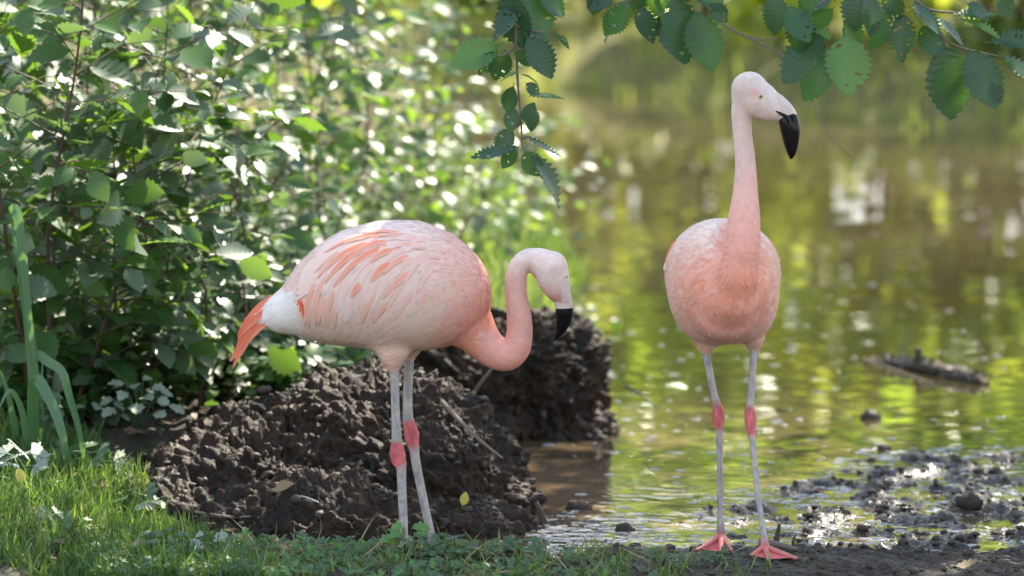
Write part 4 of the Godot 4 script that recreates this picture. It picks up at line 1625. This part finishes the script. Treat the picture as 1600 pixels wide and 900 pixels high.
	for q in tails:
		var pts := []
		for k in 4:
			pts.append(px(q[k][0], q[k][1], q[k][2], origin))
		pts = smooth_path(pts, 4)
		var w := []
		for i in pts.size():
			var f := float(i) / (pts.size() - 1)
			w.append(q[4] / PX * (0.6 + 0.5 * sin(PI * f)) * (1.0 - pow(f, 4.0) * 0.85))
		part("tail_feather", ribbon(pts, w, Vector3(0.1, 0.15, 1)), M.tail, t)
	# bill, eye
	BILL_SIDE = Vector3(0.25, 0.1, 1).normalized()
	bill_piece("bill_base", t, [[879, 446, 15, 14, 12], [882, 455, 14.5, 15, 11], [884, 463, 14, 14.6, 10.5], [885, 471, 14, 14.2, 10]], origin, M.bill_pale)
	bill_piece("bill_tip", t, [[885, 469, 14, 14.6, 10.3], [885, 477, 14, 14.3, 10], [883.5, 490, 13.5, 12.2, 8.5], [879.5, 503, 13, 8.6, 6.5], [874, 514, 12.5, 4.6, 4.5], [869, 522, 12, 0.8, 1.2]], origin, M.bill_black)
	eye(t, (onto(Vector3(885, -417, 30), -1.0) - origin) / PX, Vector3(0.7, -0.1, 0.6), 3.0 / PX)
	# legs and feet; the feet stand on the bed under the water
	var a := leg(t, [[614, 548, 34, 9, 0.1], [616, 575, 35, 7.6, 0], [617, 620, 35, 6.8, 0], [619, 672, 35, 8, 0], [619, 683, 35, 9.5, 0.9], [620, 699, 35, 12.6, 1], [624, 713, 35, 11, 1], [626, 722, 35, 8, 0.2], [627, 750, 35, 7.2, 0], [629, 800, 35, 7, 0], [631, 862, 35, 6.6, 0], [632, 905, 35, 7.5, 0.6]], origin)
	var b := leg(t, [[638, 540, -38, 9, 0.1], [637, 565, -38, 7.8, 0], [635, 610, -38, 7.6, 0], [635, 648, -38, 8.6, 0], [637, 659, -38, 10, 0.9], [641, 677, -38, 12, 1], [643, 692, -38, 10, 1], [645, 703, -38, 8, 0.2], [649, 730, -38, 7.3, 0], [660, 785, -38, 7, 0], [676, 862, -38, 6.8, 0], [684, 905, -38, 7.5, 0.6]], origin)
	foot(a, px(632, 905, 35, origin), [Vector3(0.08, 0, -0.04), Vector3(0.1, 0, 0.0), Vector3(0.08, 0, 0.045)], where)
	foot(b, px(684, 905, -38, origin), [Vector3(0.08, 0, -0.04), Vector3(0.1, 0, 0.0), Vector3(0.08, 0, 0.045)], where)


func paint_watching(p: Vector3) -> Color:
	var x := p.x
	var y := -p.y
	var q := n_mid.get_noise_3dv(p * 0.012)
	var q2 := n_mid.get_noise_3dv(Vector3(p.x * 0.022, p.y * 0.014, p.z * 0.014))
	# the body: salmon breast, paler sides and shoulders
	var r := Vector2((x - 1134.0) / 92.0, (y - 445.0) / 105.0).length()
	var c := CHEST.lerp(Color(0.85, 0.33, 0.22), clampf(0.3 + q2, 0.0, 1.0))
	c = mix3(c, Color(0.84, 0.56, 0.46), (r - 0.55) / 0.45 + 0.5 * q + 0.25 * q2)
	c = mix3(c, PALE.lerp(WHITE, 0.5), ((398.0 - y) / 60.0 + q2 * 0.7) * clampf((absf(x - 1155.0) - 24.0) / 14.0, 0.0, 1.0))
	c = mix3(c, Color(0.8, 0.5, 0.38), (y - 485.0) / 50.0 * 0.7)
	c = mix3(c, PALE, -p.z / 60.0)
	# the neck comes down over the breast
	var n := mix3(NECK, Color(0.85, 0.6, 0.54), (310.0 - y) / 70.0)
	n = mix3(n, FACE, (235.0 - y) / 60.0)
	n = mix3(n, CHEST, (y - 330.0) / 90.0)
	var e := Vector2(x - 1176.0, y - 138.0).length()
	n = mix3(n, Color(0.82, 0.4, 0.38), (11.0 - e) / 9.0 * 0.8)
	var on_neck := 1.0 if y < 325.0 else clampf((34.0 - absf(x - 1155.0 + (y - 380.0) * 0.12)) / 10.0, 0.0, 1.0) * clampf((455.0 - y) / 60.0, 0.0, 1.0) * clampf((p.z - 45.0) / 30.0, 0.0, 1.0)
	c = c.lerp(n, on_neck)
	return c * (1.0 + 0.08 * q2 + 0.1 * n_mid.get_noise_3dv(p * 0.04))


func watching_flamingo() -> void:
	var D := 9.95
	var origin := Vector3(1160, -868, 0)
	var where := at(1160, 868, D)
	var t := thing("flamingo", where, "pink flamingo standing upright and facing the viewer with its head turned right", "flamingo", "flamingos at the water's edge")
	var list := chain([[1131, 436, 30, 78], [1131, 428, -30, 84], [1131, 430, -130, 70], [1131, 450, -200, 40], [1131, 470, -250, 16]], 20.0)
	list.append_array(chain([[1118, 418, 0, 72], [1119, 452, 10, 72]], 16.0))
	list.append_array(chain([[1146, 418, 0, 72], [1144, 452, 10, 72]], 16.0))
	list.append_array(chain([[1114, 478, 4, 56], [1160, 478, 0, 53]], 14.0))
	list.append_array(chain([[1112, 505, 2, 26], [1105, 528, 2, 13], [1104, 543, 2, 7.5]], 14.0))
	list.append_array(chain([[1172, 503, -6, 24], [1180, 526, -8, 12], [1181, 541, -10, 7]], 14.0))
	list.append_array(chain([[1130, 478, 62, 44], [1138, 452, 88, 38], [1146, 420, 104, 31], [1153, 385, 106, 27.5]], 14.0))
	list.append_array(neck_chain([[1150, 402, 106, 28.5], [1156, 366, 102, 26], [1159, 330, 88, 24], [1161.5, 295, 70, 19.2], [1162.5, 262, 62, 16.0], [1161, 232, 56, 14.6], [1158, 205, 52, 13.9], [1156.5, 182, 50, 14.3], [1157, 165, 50, 16.2]], 2.5))
	list.append_array(chain([[1163, 148, 50, 21.5], [1168, 134, 52, 26.5], [1188, 151, 62, 25], [1201, 160, 70, 19], [1211, 166, 76, 13]], 8.0))
	set_bones(list)
	var made := skin_of(2.9, origin, paint_watching)
	part("body", made[0], M.plumage, t)
	var soft := func(p: Vector3, u: float) -> Vector3:
		return Vector3((p.x - 1138.0) * 0.012, -0.75 + (0.4 if -p.y < 390.0 else 0.0), -0.6)
	down("plumage", t, made[1], made[2], 9000, func(p): return 0.9 if -p.y > 350.0 or (p.z < 40.0 and -p.y > 325.0) else 0.0, soft, paint_watching, 15.0, 3.0, 0.65, origin)
	down("neck_plumage", t, made[1], made[2], 7000, func(p): return 0.9 if -p.y <= 400.0 and -p.y > 112.0 and p.z > 20.0 and p.x < 1198.0 else 0.0, func(p, u): return Vector3(0, -1, 0), paint_watching, 9.0, 2.0, 0.45, origin)
	var cv := PackedVector3Array()
	var cn := PackedVector3Array()
	var cc := PackedColorArray()
	var ci := PackedInt32Array()
	for k in 420:
		var x := 1042.0 + 180.0 * rng.randf()
		var y := 520.0 - 175.0 * float(k) / 420.0 + rng.randf_range(-6, 6)
		if Vector2((x - 1132.0) / 88.0, (y - 432.0) / 96.0).length() > 0.97 or (absf(x - 1155.0) < 34.0 and y < 440.0):
			continue
		var here := onto(Vector3(x, -y, 130.0))
		var base_col := paint_watching(here)
		var pale := base_col.lerp(PALE.lerp(WHITE, rng.randf()), rng.randf_range(0.0, 0.45))
		feather_into(cv, cn, cc, ci, here, soft, rng.randf_range(20.0, 32.0), rng.randf_range(9.0, 14.0), 1.2, pale, base_col, pale.lerp(WHITE, 0.15), origin, 5)
	part("breast_feathers", mesh_of(cv, cn, ci, cc), M.plumage, t)
	for side in [1.0, -1.0]:
		var v := PackedVector3Array()
		var n := PackedVector3Array()
		var c := PackedColorArray()
		var idx := PackedInt32Array()
		for i in 9:
			for j in 10:
				var z := -190.0 + i * 24.0 + rng.randf_range(-5, 5)
				var y := 352.0 + j * 13.0 + rng.randf_range(-4, 4)
				if z > 10.0 - absf(y - 400.0) * 0.4:
					continue
				var hot := ORANGE.lerp(Color(0.84, 0.4, 0.27), rng.randf_range(0.0, 0.6))
				var pale := PALE.lerp(WHITE, rng.randf_range(0.2, 0.8))
				var streak := (y < 400.0 and rng.randf() < 0.55) or rng.randf() < 0.1
				var flow := func(p, u): return Vector3(0.0, -0.35, -1.0)
				if streak:
					feather_into(v, n, c, idx, Vector3(1131.0 + 90.0 * side, -y, z), flow, 60.0, 9.0, 2.6, hot, hot, hot, origin)
				else:
					feather_into(v, n, c, idx, Vector3(1131.0 + 90.0 * side, -y, z), flow, 62.0, 14.0, 2.8, pale, pale, pale.lerp(WHITE, 0.4), origin)
		for k in 7:
			var hot := ORANGE.lerp(RED, rng.randf() * 0.5)
			feather_into(v, n, c, idx, Vector3(1131.0 + (78.0 + k * 2.5) * side, -(352.0 + k * 6.5), 4.0 - k * 3.0), func(p, u): return Vector3(0.1 * side, -0.75, -0.75), 42.0, 7.0, 2.2, hot, hot, hot.lerp(PALE, 0.3), origin)
		part("wing", mesh_of(v, n, idx, c), M.plumage, t)
	BILL_SIDE = Vector3(-0.45, 0.15, 1).normalized()
	bill_piece("bill_base", t, [[1196, 155, 66, 23, 18], [1206, 158.5, 71, 21, 15], [1216, 164, 76, 18, 13], [1223, 170, 79, 16, 12], [1227, 177, 80, 14.8, 11.5]], origin, M.bill_pale)
	bill_piece("bill_tip", t, [[1225, 174, 80, 15, 11.8], [1228, 183, 82, 16, 12], [1230, 195, 83, 15.6, 11.4], [1231, 208, 83, 13.2, 10], [1231.5, 220, 83, 10.2, 8], [1231.5, 231, 83, 6.2, 5.6], [1230.5, 239, 82, 1.0, 1.6]], origin, M.bill_black)
	# the dark slit of the mouth, running into the black tip
	bill_piece("mouth_line", t, [[1202, 162, 86, 0.5, 2], [1209, 165.5, 88, 1.6, 3], [1217, 170, 90, 2.6, 3.2], [1224, 175, 91, 3.6, 3.4], [1227, 184, 91, 2.5, 3.2]], origin, M.bill_black)
	eye(t, (onto(Vector3(1182.5, -140, 92), -1.6) - origin) / PX, Vector3(0.15, 0.05, 1), 4.6 / PX)
	eye(t, (onto(Vector3(1195, -138, 30), -1.6) - origin) / PX, Vector3(0.8, 0.05, -0.6), 4.6 / PX)
	var za := -12.0
	var zb := 30.0
	var a := leg(t, [[1104, 534, 2, 8, 0.2], [1106, 552, 0, 6.6, 0], [1112, 582, -4, 5.8, 0], [1119, 615, -8, 5.6, 0], [1123, 629, -10, 6.6, 0.6], [1125, 640, -11, 9, 1], [1125.5, 652, -12, 9.6, 1], [1126.5, 664, -12, 7, 1], [1127, 673, -13, 5.6, 0.2], [1128, 700, -15, 5, 0], [1129, 750, -20, 4.8, 0], [1130, 800, -24, 4.9, 0], [1131, 826, -27, 6, 0.1], [1132, 838, -29, 7.4, 0.9]], origin)
	var b := leg(t, [[1181, 532, -8, 8, 0.2], [1180, 550, -8, 6.2, 0], [1177.5, 590, -4, 5.6, 0], [1175, 625, 0, 5.8, 0], [1174, 635, 2, 7, 0.8], [1175, 648, 4, 9.2, 1], [1175.5, 660, 6, 8.8, 1], [1177, 674, 8, 6.2, 0.9], [1178, 683, 10, 5, 0.1], [1181, 715, 16, 4.7, 0], [1187, 775, 30, 4.6, 0], [1193, 818, 44, 4.8, 0], [1195, 836, 50, 6, 0.3], [1196, 846, 52, 7, 1]], origin)
	foot(a, px(1132, 838, -29, origin), [Vector3(-0.062, 0, 0.045), Vector3(-0.005, 0, 0.078), Vector3(0.024, 0, 0.05)], where)
	foot(b, px(1196, 846, 52, origin), [Vector3(-0.036, 0, 0.04), Vector3(0.004, 0, 0.09), Vector3(0.074, 0, 0.05)], where)


# ------------------------------------------------------------------ overhanging branches
# leaves: [x, y of the leaf's base, length in pixels, heading in degrees (0 right, 90 down), tone, facing turn]
func branch(d: float, label: String, paths: Array, leaves: Array, m := 0.0) -> void:
	var base := at(paths[0][0][0], paths[0][0][1], d)
	var t := thing("hanging_branch", base, label, "branch", "leafy branches hanging into the top of the view")
	for q in paths:
		var pts := []
		for k in q:
			pts.append(at(k[0], k[1], d + (k[2] if k.size() > 2 else 0.0)) - base)
		pts = smooth_path(pts, 4)
		var rad := []
		for i in pts.size():
			rad.append(lerpf(0.0042, 0.0016, float(i) / (pts.size() - 1)))
		part("twig", tube(pts, rad, 7), M.twig, t)
	for i in leaves.size():
		var q: Array = leaves[i]
		var a := deg_to_rad(q[3])
		var dd := d + rng.randf_range(-0.05, 0.05)
		var leaf := part("leaf", LEAF.hero[(i * 5 + int(q[0])) % 6], M.hero[mini(2, q[4] + (1 if rng.randf() < 0.3 else 0))], t)
		var dir := Vector3(cos(a), -sin(a), rng.randf_range(-0.3, 0.35))
		var face := Vector3(q[5] + rng.randfn(0, 0.15), 0.35 + rng.randfn(0, 0.15), 1.0) if q.size() < 7 else Vector3(q[5], q[6], 0.4)
		leaf.transform = aim(at(q[0], q[1], dd) - base, dir, face, q[2] * 1.16 / LENS * d, 1.0 if q.size() < 8 else q[7])


func hanging_branches() -> void:
	branch(9.7, "thin twig drooping in front of the brown water with curled grey green leaves", [
		[[815, -140], [808, -40], [806, 40], [807, 90], [809, 130], [813, 175], [815, 205], [817, 232], [838, 248]],
		[[806, 70], [790, 85], [770, 88]], [[807, 40], [830, 48], [850, 50]], [[815, 190], [806, 200]], [[816, 215], [828, 214]],
	], [
		[792, -10, 78, 75, 0, -0.5], [808, -30, 70, 100, 0, 0.3], [826, -22, 76, 70, 1, 0.4], [840, -18, 60, 40, 1, 0.2], [812, 10, 60, 130, 0, -0.3],
		[818, 38, 62, 50, 0, 0.5, 0.9], [780, 70, 72, 160, 1, -0.1], [800, 56, 48, 25, 1, 0.0, 1.0, 0.7], [790, 78, 46, 110, 0, 0.1], [775, 80, 40, 125, 0, 0.2], [803, 82, 36, 25, 0, 0.6],
		[824, 58, 66, 55, 0, 0.3], [862, 52, 34, 35, 0, 0.5, 0.8, 0.6], [812, 112, 30, 160, 1, 0.2, 0.8, 0.6], [815, 116, 28, 20, 1, 0.0, 1.0, 0.5],
		[802, 135, 42, 105, 0, 0.2, 0.9], [822, 130, 24, 40, 0, -0.2], [826, 150, 50, 0, 1, 0.0, 1.0, 0.5], [803, 168, 34, 100, 0, -0.2], [830, 165, 36, 85, 0, 0.4], [818, 190, 30, -60, 0, 0.4, 0.8],
		[800, 200, 42, 120, 0, -0.4], [810, 230, 66, 170, 0, 0.1, 1.0, 0.5], [808, 232, 34, 130, 0, -0.4], [824, 214, 54, 28, 0, 0.3, 1.2, 0.7], [832, 244, 82, 52, 0, 0.25, 0.7, 0.9], [820, 236, 40, 60, 1, -0.3],
	])
	branch(9.75, "short leafy branch with holed leaves above the upright flamingo's neck", [
		[[1040, -160], [1030, -60], [1010, -18], [980, 0], [955, 8]], [[1030, -60], [1070, -14], [1100, 4], [1120, 16]],
	], [
		[985, 2, 68, 130, 0, -0.3, 0.6], [978, 8, 50, 125, 0, 0.2], [1000, 10, 54, 70, 0, 0.3], [1020, -4, 52, 60, 1, 0.3, 0.8], [1050, -6, 94, 78, 0, 0.1], [1085, 18, 84, 72, 0, 0.2], [1072, -8, 62, 15, 1, 0.1, 1.0, 0.9],
		[960, -14, 44, 150, 0, 0.0], [935, -20, 40, 100, 0, 0.1], [1030, -30, 50, 95, 1, 0.0], [1110, 5, 34, 50, 0, -0.3], [1010, -20, 40, 120, 0, 0.4],
	])
	branch(9.6, "broad dark leafy branch across the top right corner", [
		[[1345, -150], [1332, -40], [1326, 10], [1322, 32]], [[1332, -40], [1400, -20], [1450, 14], [1495, 20], [1545, 30]], [[1450, 14], [1470, 56], [1500, 74], [1540, 84], [1580, 92]],
		[[1332, -20], [1290, 0], [1262, 20]],
	], [
		[1322, 54, 84, 88, 1, 0.05], [1318, 32, 66, 60, 0, 0.35], [1286, 54, 86, 132, 0, -0.4], [1290, 90, 66, 118, 1, 0.1], [1268, 46, 30, 20, 2, 0.2, 0.8], [1250, 16, 62, 90, 0, -0.2], [1232, 10, 56, 60, 0, 0.2],
		[1208, -12, 58, 85, 0, 0.1], [1300, -10, 48, 150, 0, 0.1, 0.8], [1300, 14, 46, 140, 0, 0.4], [1355, -14, 62, 80, 0, 0.4, 0.6], [1340, -20, 60, 100, 0, -0.2], [1390, 6, 40, 110, 1, 0.1], [1384, 30, 46, 115, 0, 0.3],
		[1410, 22, 66, 92, 0, 0.1], [1424, 4, 58, 45, 0, 0.4, 0.9], [1440, 40, 50, 60, 0, -0.1], [1462, 28, 54, 40, 0, 0.5, 0.9], [1496, 22, 56, -2, 1, 0.1, 0.9, 0.9], [1496, 30, 64, 16, 2, 0.0, 1.0, 0.4],
		[1475, 72, 104, 82, 0, 0.0], [1515, 78, 86, 65, 0, 0.15], [1548, 130, 32, 60, 0, 0.0], [1545, 66, 66, -5, 0, 0.2, 0.8], [1568, 88, 66, 35, 0, 0.2, 0.8], [1510, 6, 40, 30, 0, 0.4], [1380, -18, 50, 60, 0, 0.0], [1270, -20, 44, 110, 0, 0.0],
		[1560, -10, 40, 60, 0, 0.2],
	])

	branch(11.8, "bare pale twig hanging out of focus behind the upright flamingo's head", [
		[[1085, -60], [1110, 20], [1160, 55], [1228, 90], [1262, 140], [1290, 205], [1330, 245]], [[1160, 55], [1185, 62], [1215, 60]],
	], [])


# ------------------------------------------------------------------ small things
func log_mesh(pts: Array, rad: Array, bump: float) -> ArrayMesh:
	var p := smooth_path(pts, 6)
	var r := smooth_path(rad, 6)
	var v := PackedVector3Array()
	var n := PackedVector3Array()
	var idx := PackedInt32Array()
	tube_into(v, n, idx, p, r, 14)
	for i in v.size():
		v[i] += n[i] * (n_fine.get_noise_3dv(v[i] * 2.0) * bump)
	return mesh_of(v, n, idx)


func stick(called: String, pts: Array, r: float, m: Material, label: String, category := "stick") -> void:
	var base: Vector3 = pts[0]
	var rel := []
	for q in pts:
		rel.append(q - base)
	rel = smooth_path(rel, 5)
	var rad := []
	for i in rel.size():
		rad.append(lerpf(r, r * 0.4, float(i) / (rel.size() - 1)))
	var o := part(called, tube(rel, rad, 7), m, self)
	o.position = base
	tag(o, label, category)


func loose_leaf(where: Vector3, dir: Vector3, face: Vector3, size: float, m: Material, label: String) -> void:
	var o := part("fallen_leaf", LEAF.bush[rng.randi() % 5], m, self)
	o.transform = aim(where, dir, face, size)
	tag(o, label, "leaf")


func bits() -> void:
	# the crusted log that floats on the right
	var a := at(1356, 573, 14.15)
	var b := at(1545, 606, 13.45)
	a.y = 0.0
	b.y = 0.0
	var t := thing("floating_log", (a + b) * 0.5, "grey crusted log floating in the green reflections on the right", "log")
	var e := (b - a) * 0.5
	part("wood", log_mesh([-e, -e * 0.6 + Vector3(0, 0.005, 0), Vector3(0, 0.012, 0), e * 0.6 + Vector3(0, 0.01, 0), e], [0.008, 0.014, 0.022, 0.026, 0.012], 0.02), M.bark, t)
	part("stub", tube([e * -0.1, e * -0.1 + Vector3(0, 0.075, 0.01)], [0.014, 0.01], 7), M.bark, t)
	var crumbs := []
	for k in 160:
		crumbs.append(aim(e * rng.randf_range(-0.7, 0.95) + Vector3(0, rng.randf_range(0.008, 0.032), rng.randf_range(-0.03, 0.05)), rv(), rv(), rng.randf_range(0.012, 0.03), 1.4))
	many("crust", LEAF.small[0], M.crust, t, crumbs)
	stick("floating_stick", [at(1352, 572, 14.1) * Vector3(1, 0, 1) + Vector3(0, 0.012, 0.02), at(1400, 590, 13.75) * Vector3(1, 0, 1) + Vector3(0, 0.016, 0.03), at(1462, 606, 13.4) * Vector3(1, 0, 1) + Vector3(0, 0.012, 0.02)], 0.004, M.twig, "pale bare stick floating along the near side of the crusted log")
	# dark stub in the water, twigs on the mounds
	stick("mud_stub", [at(850, 818, 10.36), at(845, 800, 10.36), at(838, 784, 10.37)], 0.012, M.bark, "dark stub leaning out of the water right of the mud mound", "stub")
	stick("fallen_stick", [at(484, 590, 11.15), at(510, 591, 11.15), at(545, 598, 11.12)], 0.009, M.twig, "pale stick lying on top of the broad mud mound")
	stick("root", [at(690, 628, 10.75), at(722, 662, 10.6), at(752, 690, 10.55), at(785, 716, 10.5)], 0.007, M.twig, "long thin root running down the right slope of the mud mound", "root")
	stick("twig", [at(735, 622, 11.95), at(752, 596, 11.93), at(773, 570, 11.95)], 0.006, M.twig, "leaning grey twig against the steep mud block", "twig")
	stick("twig", [at(170, 722, 10.8), at(196, 752, 10.75), at(222, 768, 10.72)], 0.005, M.twig, "thin bare twig on the dark soil beside the pale weed", "twig")
	stick("twig", [at(300, 800, 10.3), at(360, 808, 10.28), at(415, 804, 10.3)], 0.005, M.twig, "thin twig lying at the foot of the broad mud mound", "twig")
	stick("twig", [at(455, 779, 10.3), at(470, 776, 10.29), at(495, 785, 10.28)], 0.004, M.pale_wood, "short pale twig on the front of the broad mud mound", "twig")
	stick("twig", [at(980, 604, 12.2), at(1005, 618, 12.0), at(1030, 640, 11.9)], 0.005, M.twig, "thin root reaching into the water right of the steep mud block", "twig")
	loose_leaf(at(745, 625, 11.9), Vector3(-0.9, -0.4, 0.2), Vector3(0, 0.6, 1), 0.05, M.yellow_leaf, "yellow green leaf on the shaded face of the steep mud block")
	loose_leaf(at(424, 768, 10.3), Vector3(0.9, 0.5, 0.1), Vector3(-0.1, 0.8, 0.6), 0.055, M.dead_leaf, "dull olive leaf lying on the front of the broad mud mound")
	loose_leaf(at(722, 790, 10.22), Vector3(0.3, 1, 0.1), Vector3(0.2, 0.4, 1), 0.035, M.yellow_leaf, "small yellow leaf at the right foot of the broad mud mound")
	loose_leaf(on_ground(1500, 9.72, 0.006), Vector3(1, 0.02, 0.1), Vector3(0, 1, 0.3), 0.085, M.dead_leaf, "long pale leaf lying on the mud in the bottom right corner")
	loose_leaf(on_ground(232, 9.78, 0.025), Vector3(-1, 0.1, 0.3), Vector3(0, 0.7, 0.7), 0.05, M.brown_leaf, "dark brown leaf in the grass left of the rounded leaflets")
	loose_leaf(on_ground(28, 9.98, 0.04), Vector3(-0.2, 1, 0), Vector3(0.3, 0.3, 1), 0.04, M.yellow_leaf, "yellowing leaf standing in the grass at the left edge")
	loose_leaf(Vector3(at(1040, 603, 13.35).x, 0.005, -13.35), Vector3(1, 0, 0.06), Vector3(0, 1, 0.1), 0.1, M.weed, "dull green leaf floating on the water behind the upright flamingo's ankle")
	loose_leaf(Vector3(at(1000, 634, 12.9).x, 0.006, -12.9), Vector3(1, 0, 0.3), Vector3(0, 1, 0.1), 0.07, M.weed, "dull green leaf floating beside the steep mud block")
	loose_leaf(Vector3(at(640, 858, 10.1).x, 0.006, -10.1), Vector3(1, 0.1, 0.3), Vector3(0, 1, 0.4), 0.045, M.yellow_leaf, "yellow leaf on the water between the feeding flamingo's legs")
	# rotten wood by the right foot
	stick("rotten_stick", [on_ground(1192, 10.0, 0.012), on_ground(1215, 9.98, 0.014), on_ground(1250, 9.93, 0.008)], 0.013, M.rotten, "rotten stick lying in the mud beside the upright flamingo's right foot")
	stick("rotten_stub", [on_ground(1216, 10.04, 0.0), on_ground(1219, 10.04, 0.022), on_ground(1222, 10.04, 0.05)], 0.009, M.bark, "jagged dark stub standing behind the rotten stick", "stub")
	stick("rotten_stub", [on_ground(1246, 10.02, 0.0), on_ground(1244, 10.02, 0.016), on_ground(1248, 10.02, 0.03)], 0.005, M.bark, "small curled stub at the right end of the rotten stick", "stub")
	# clods of mud that stand alone
	for q in [[905, 10.75, 0.03, "round mud clod in the brown water left of the upright flamingo"], [978, 10.4, 0.022, "small dark clod in the shallows below the round clod"], [1385, 11.9, 0.02, "dark clod at the far edge of the mud flat"], [1445, 10.33, 0.02, "pointed clod above the sky coloured puddle"], [1520, 10.75, 0.03, "ragged clod on the right part of the mud flat"], [1365, 12.6, 0.028, "dark round lump in the water below the floating log"]]:
		var v := PackedVector3Array()
		var n := PackedVector3Array()
		var rings := 9
		var sides := 16
		for i in rings:
			var f := PI * i / (rings - 1)
			for j in sides:
				var g := TAU * j / sides
				var o := Vector3(sin(f) * cos(g), cos(f), sin(f) * sin(g))
				var r: float = q[2] * (1.0 + 0.5 * n_fine.get_noise_3dv(o * 0.09 + Vector3.ONE * q[0]))
				v.append(o * r * Vector3(1.2, 0.85, 1.0))
				n.append(o)
		var c := PackedColorArray()
		c.resize(v.size())
		c.fill(Color(0.065, 0.052, 0.042))
		var o := part("mud_clod", mesh_of(v, n, grid_index(rings, sides, true), c), M.mud, self)
		o.position = Vector3((q[0] - 800.0) / LENS * q[1], maxf(height((q[0] - 800.0) / LENS * q[1], q[1]), -0.01) + q[2] * 0.3, -q[1])
		tag(o, q[3], "clod", "loose clods of mud")
	# crumbs of mud on the bank and the flat
	var bits_of_mud := []
	for k in 5000:
		var d := rng.randf_range(9.4, 11.8)
		var x := rng.randf_range(-0.2, 1.5)
		var h := height(x, d)
		if h < 0.0 or (mud_flat(x, d) < 0.1 and d > 10.3):
			continue
		var s := 0.002 + 0.009 * pow(rng.randf(), 3.0)
		bits_of_mud.append(Transform3D(Basis.from_euler(rv(2.0)).scaled(Vector3(rng.randf_range(0.7, 1.6), rng.randf_range(0.6, 1.1), 1.0) * s), Vector3(x, h + s * 0.2, -d)))
	var cr := many("mud_crumbs", lump_mesh(), M.crumb, self, bits_of_mud)
	tag(cr, "crumbs of dark mud scattered over the bank and the mud flat", "mud")
	# foam and bubbles along the wet edges
	var s := SphereMesh.new()
	s.radius = 1.0
	s.height = 2.0
	s.radial_segments = 8
	s.rings = 4
	var foam := []
	for k in 30000:
		var d := rng.randf_range(10.0, 12.3)
		var x := rng.randf_range(-0.15, 1.5)
		var h := height(x, d)
		if mud_flat(x, d) < 0.08 and not (d < 10.7 and x < 0.6):
			continue
		if h > -0.002 or h < -0.03 or n_mid.get_noise_2d(x * 2.2, d * 3.2) < 0.12:
			continue
		var r := rng.randf_range(0.001, 0.0032)
		foam.append(Transform3D(Basis.from_scale(Vector3(r * rng.randf_range(1.0, 4.0), r * 0.5, r)), Vector3(x, 0.0005, -d)))
	for k in 260:
		var d := 11.0 + 6.0 * pow(rng.randf(), 1.5)
		var r := rng.randf_range(0.002, 0.006)
		foam.append(Transform3D(Basis.from_scale(Vector3(r * rng.randf_range(1.0, 4.0), r * 0.4, r)), Vector3(rng.randf_range(0.1, 1.7), 0.0005, -d)))
	var o := many("foam", s, M.foam, self, foam)
	tag(o, "white foam and bubbles on the shallow water of the mud flat", "foam")
	print("foam ", foam.size())
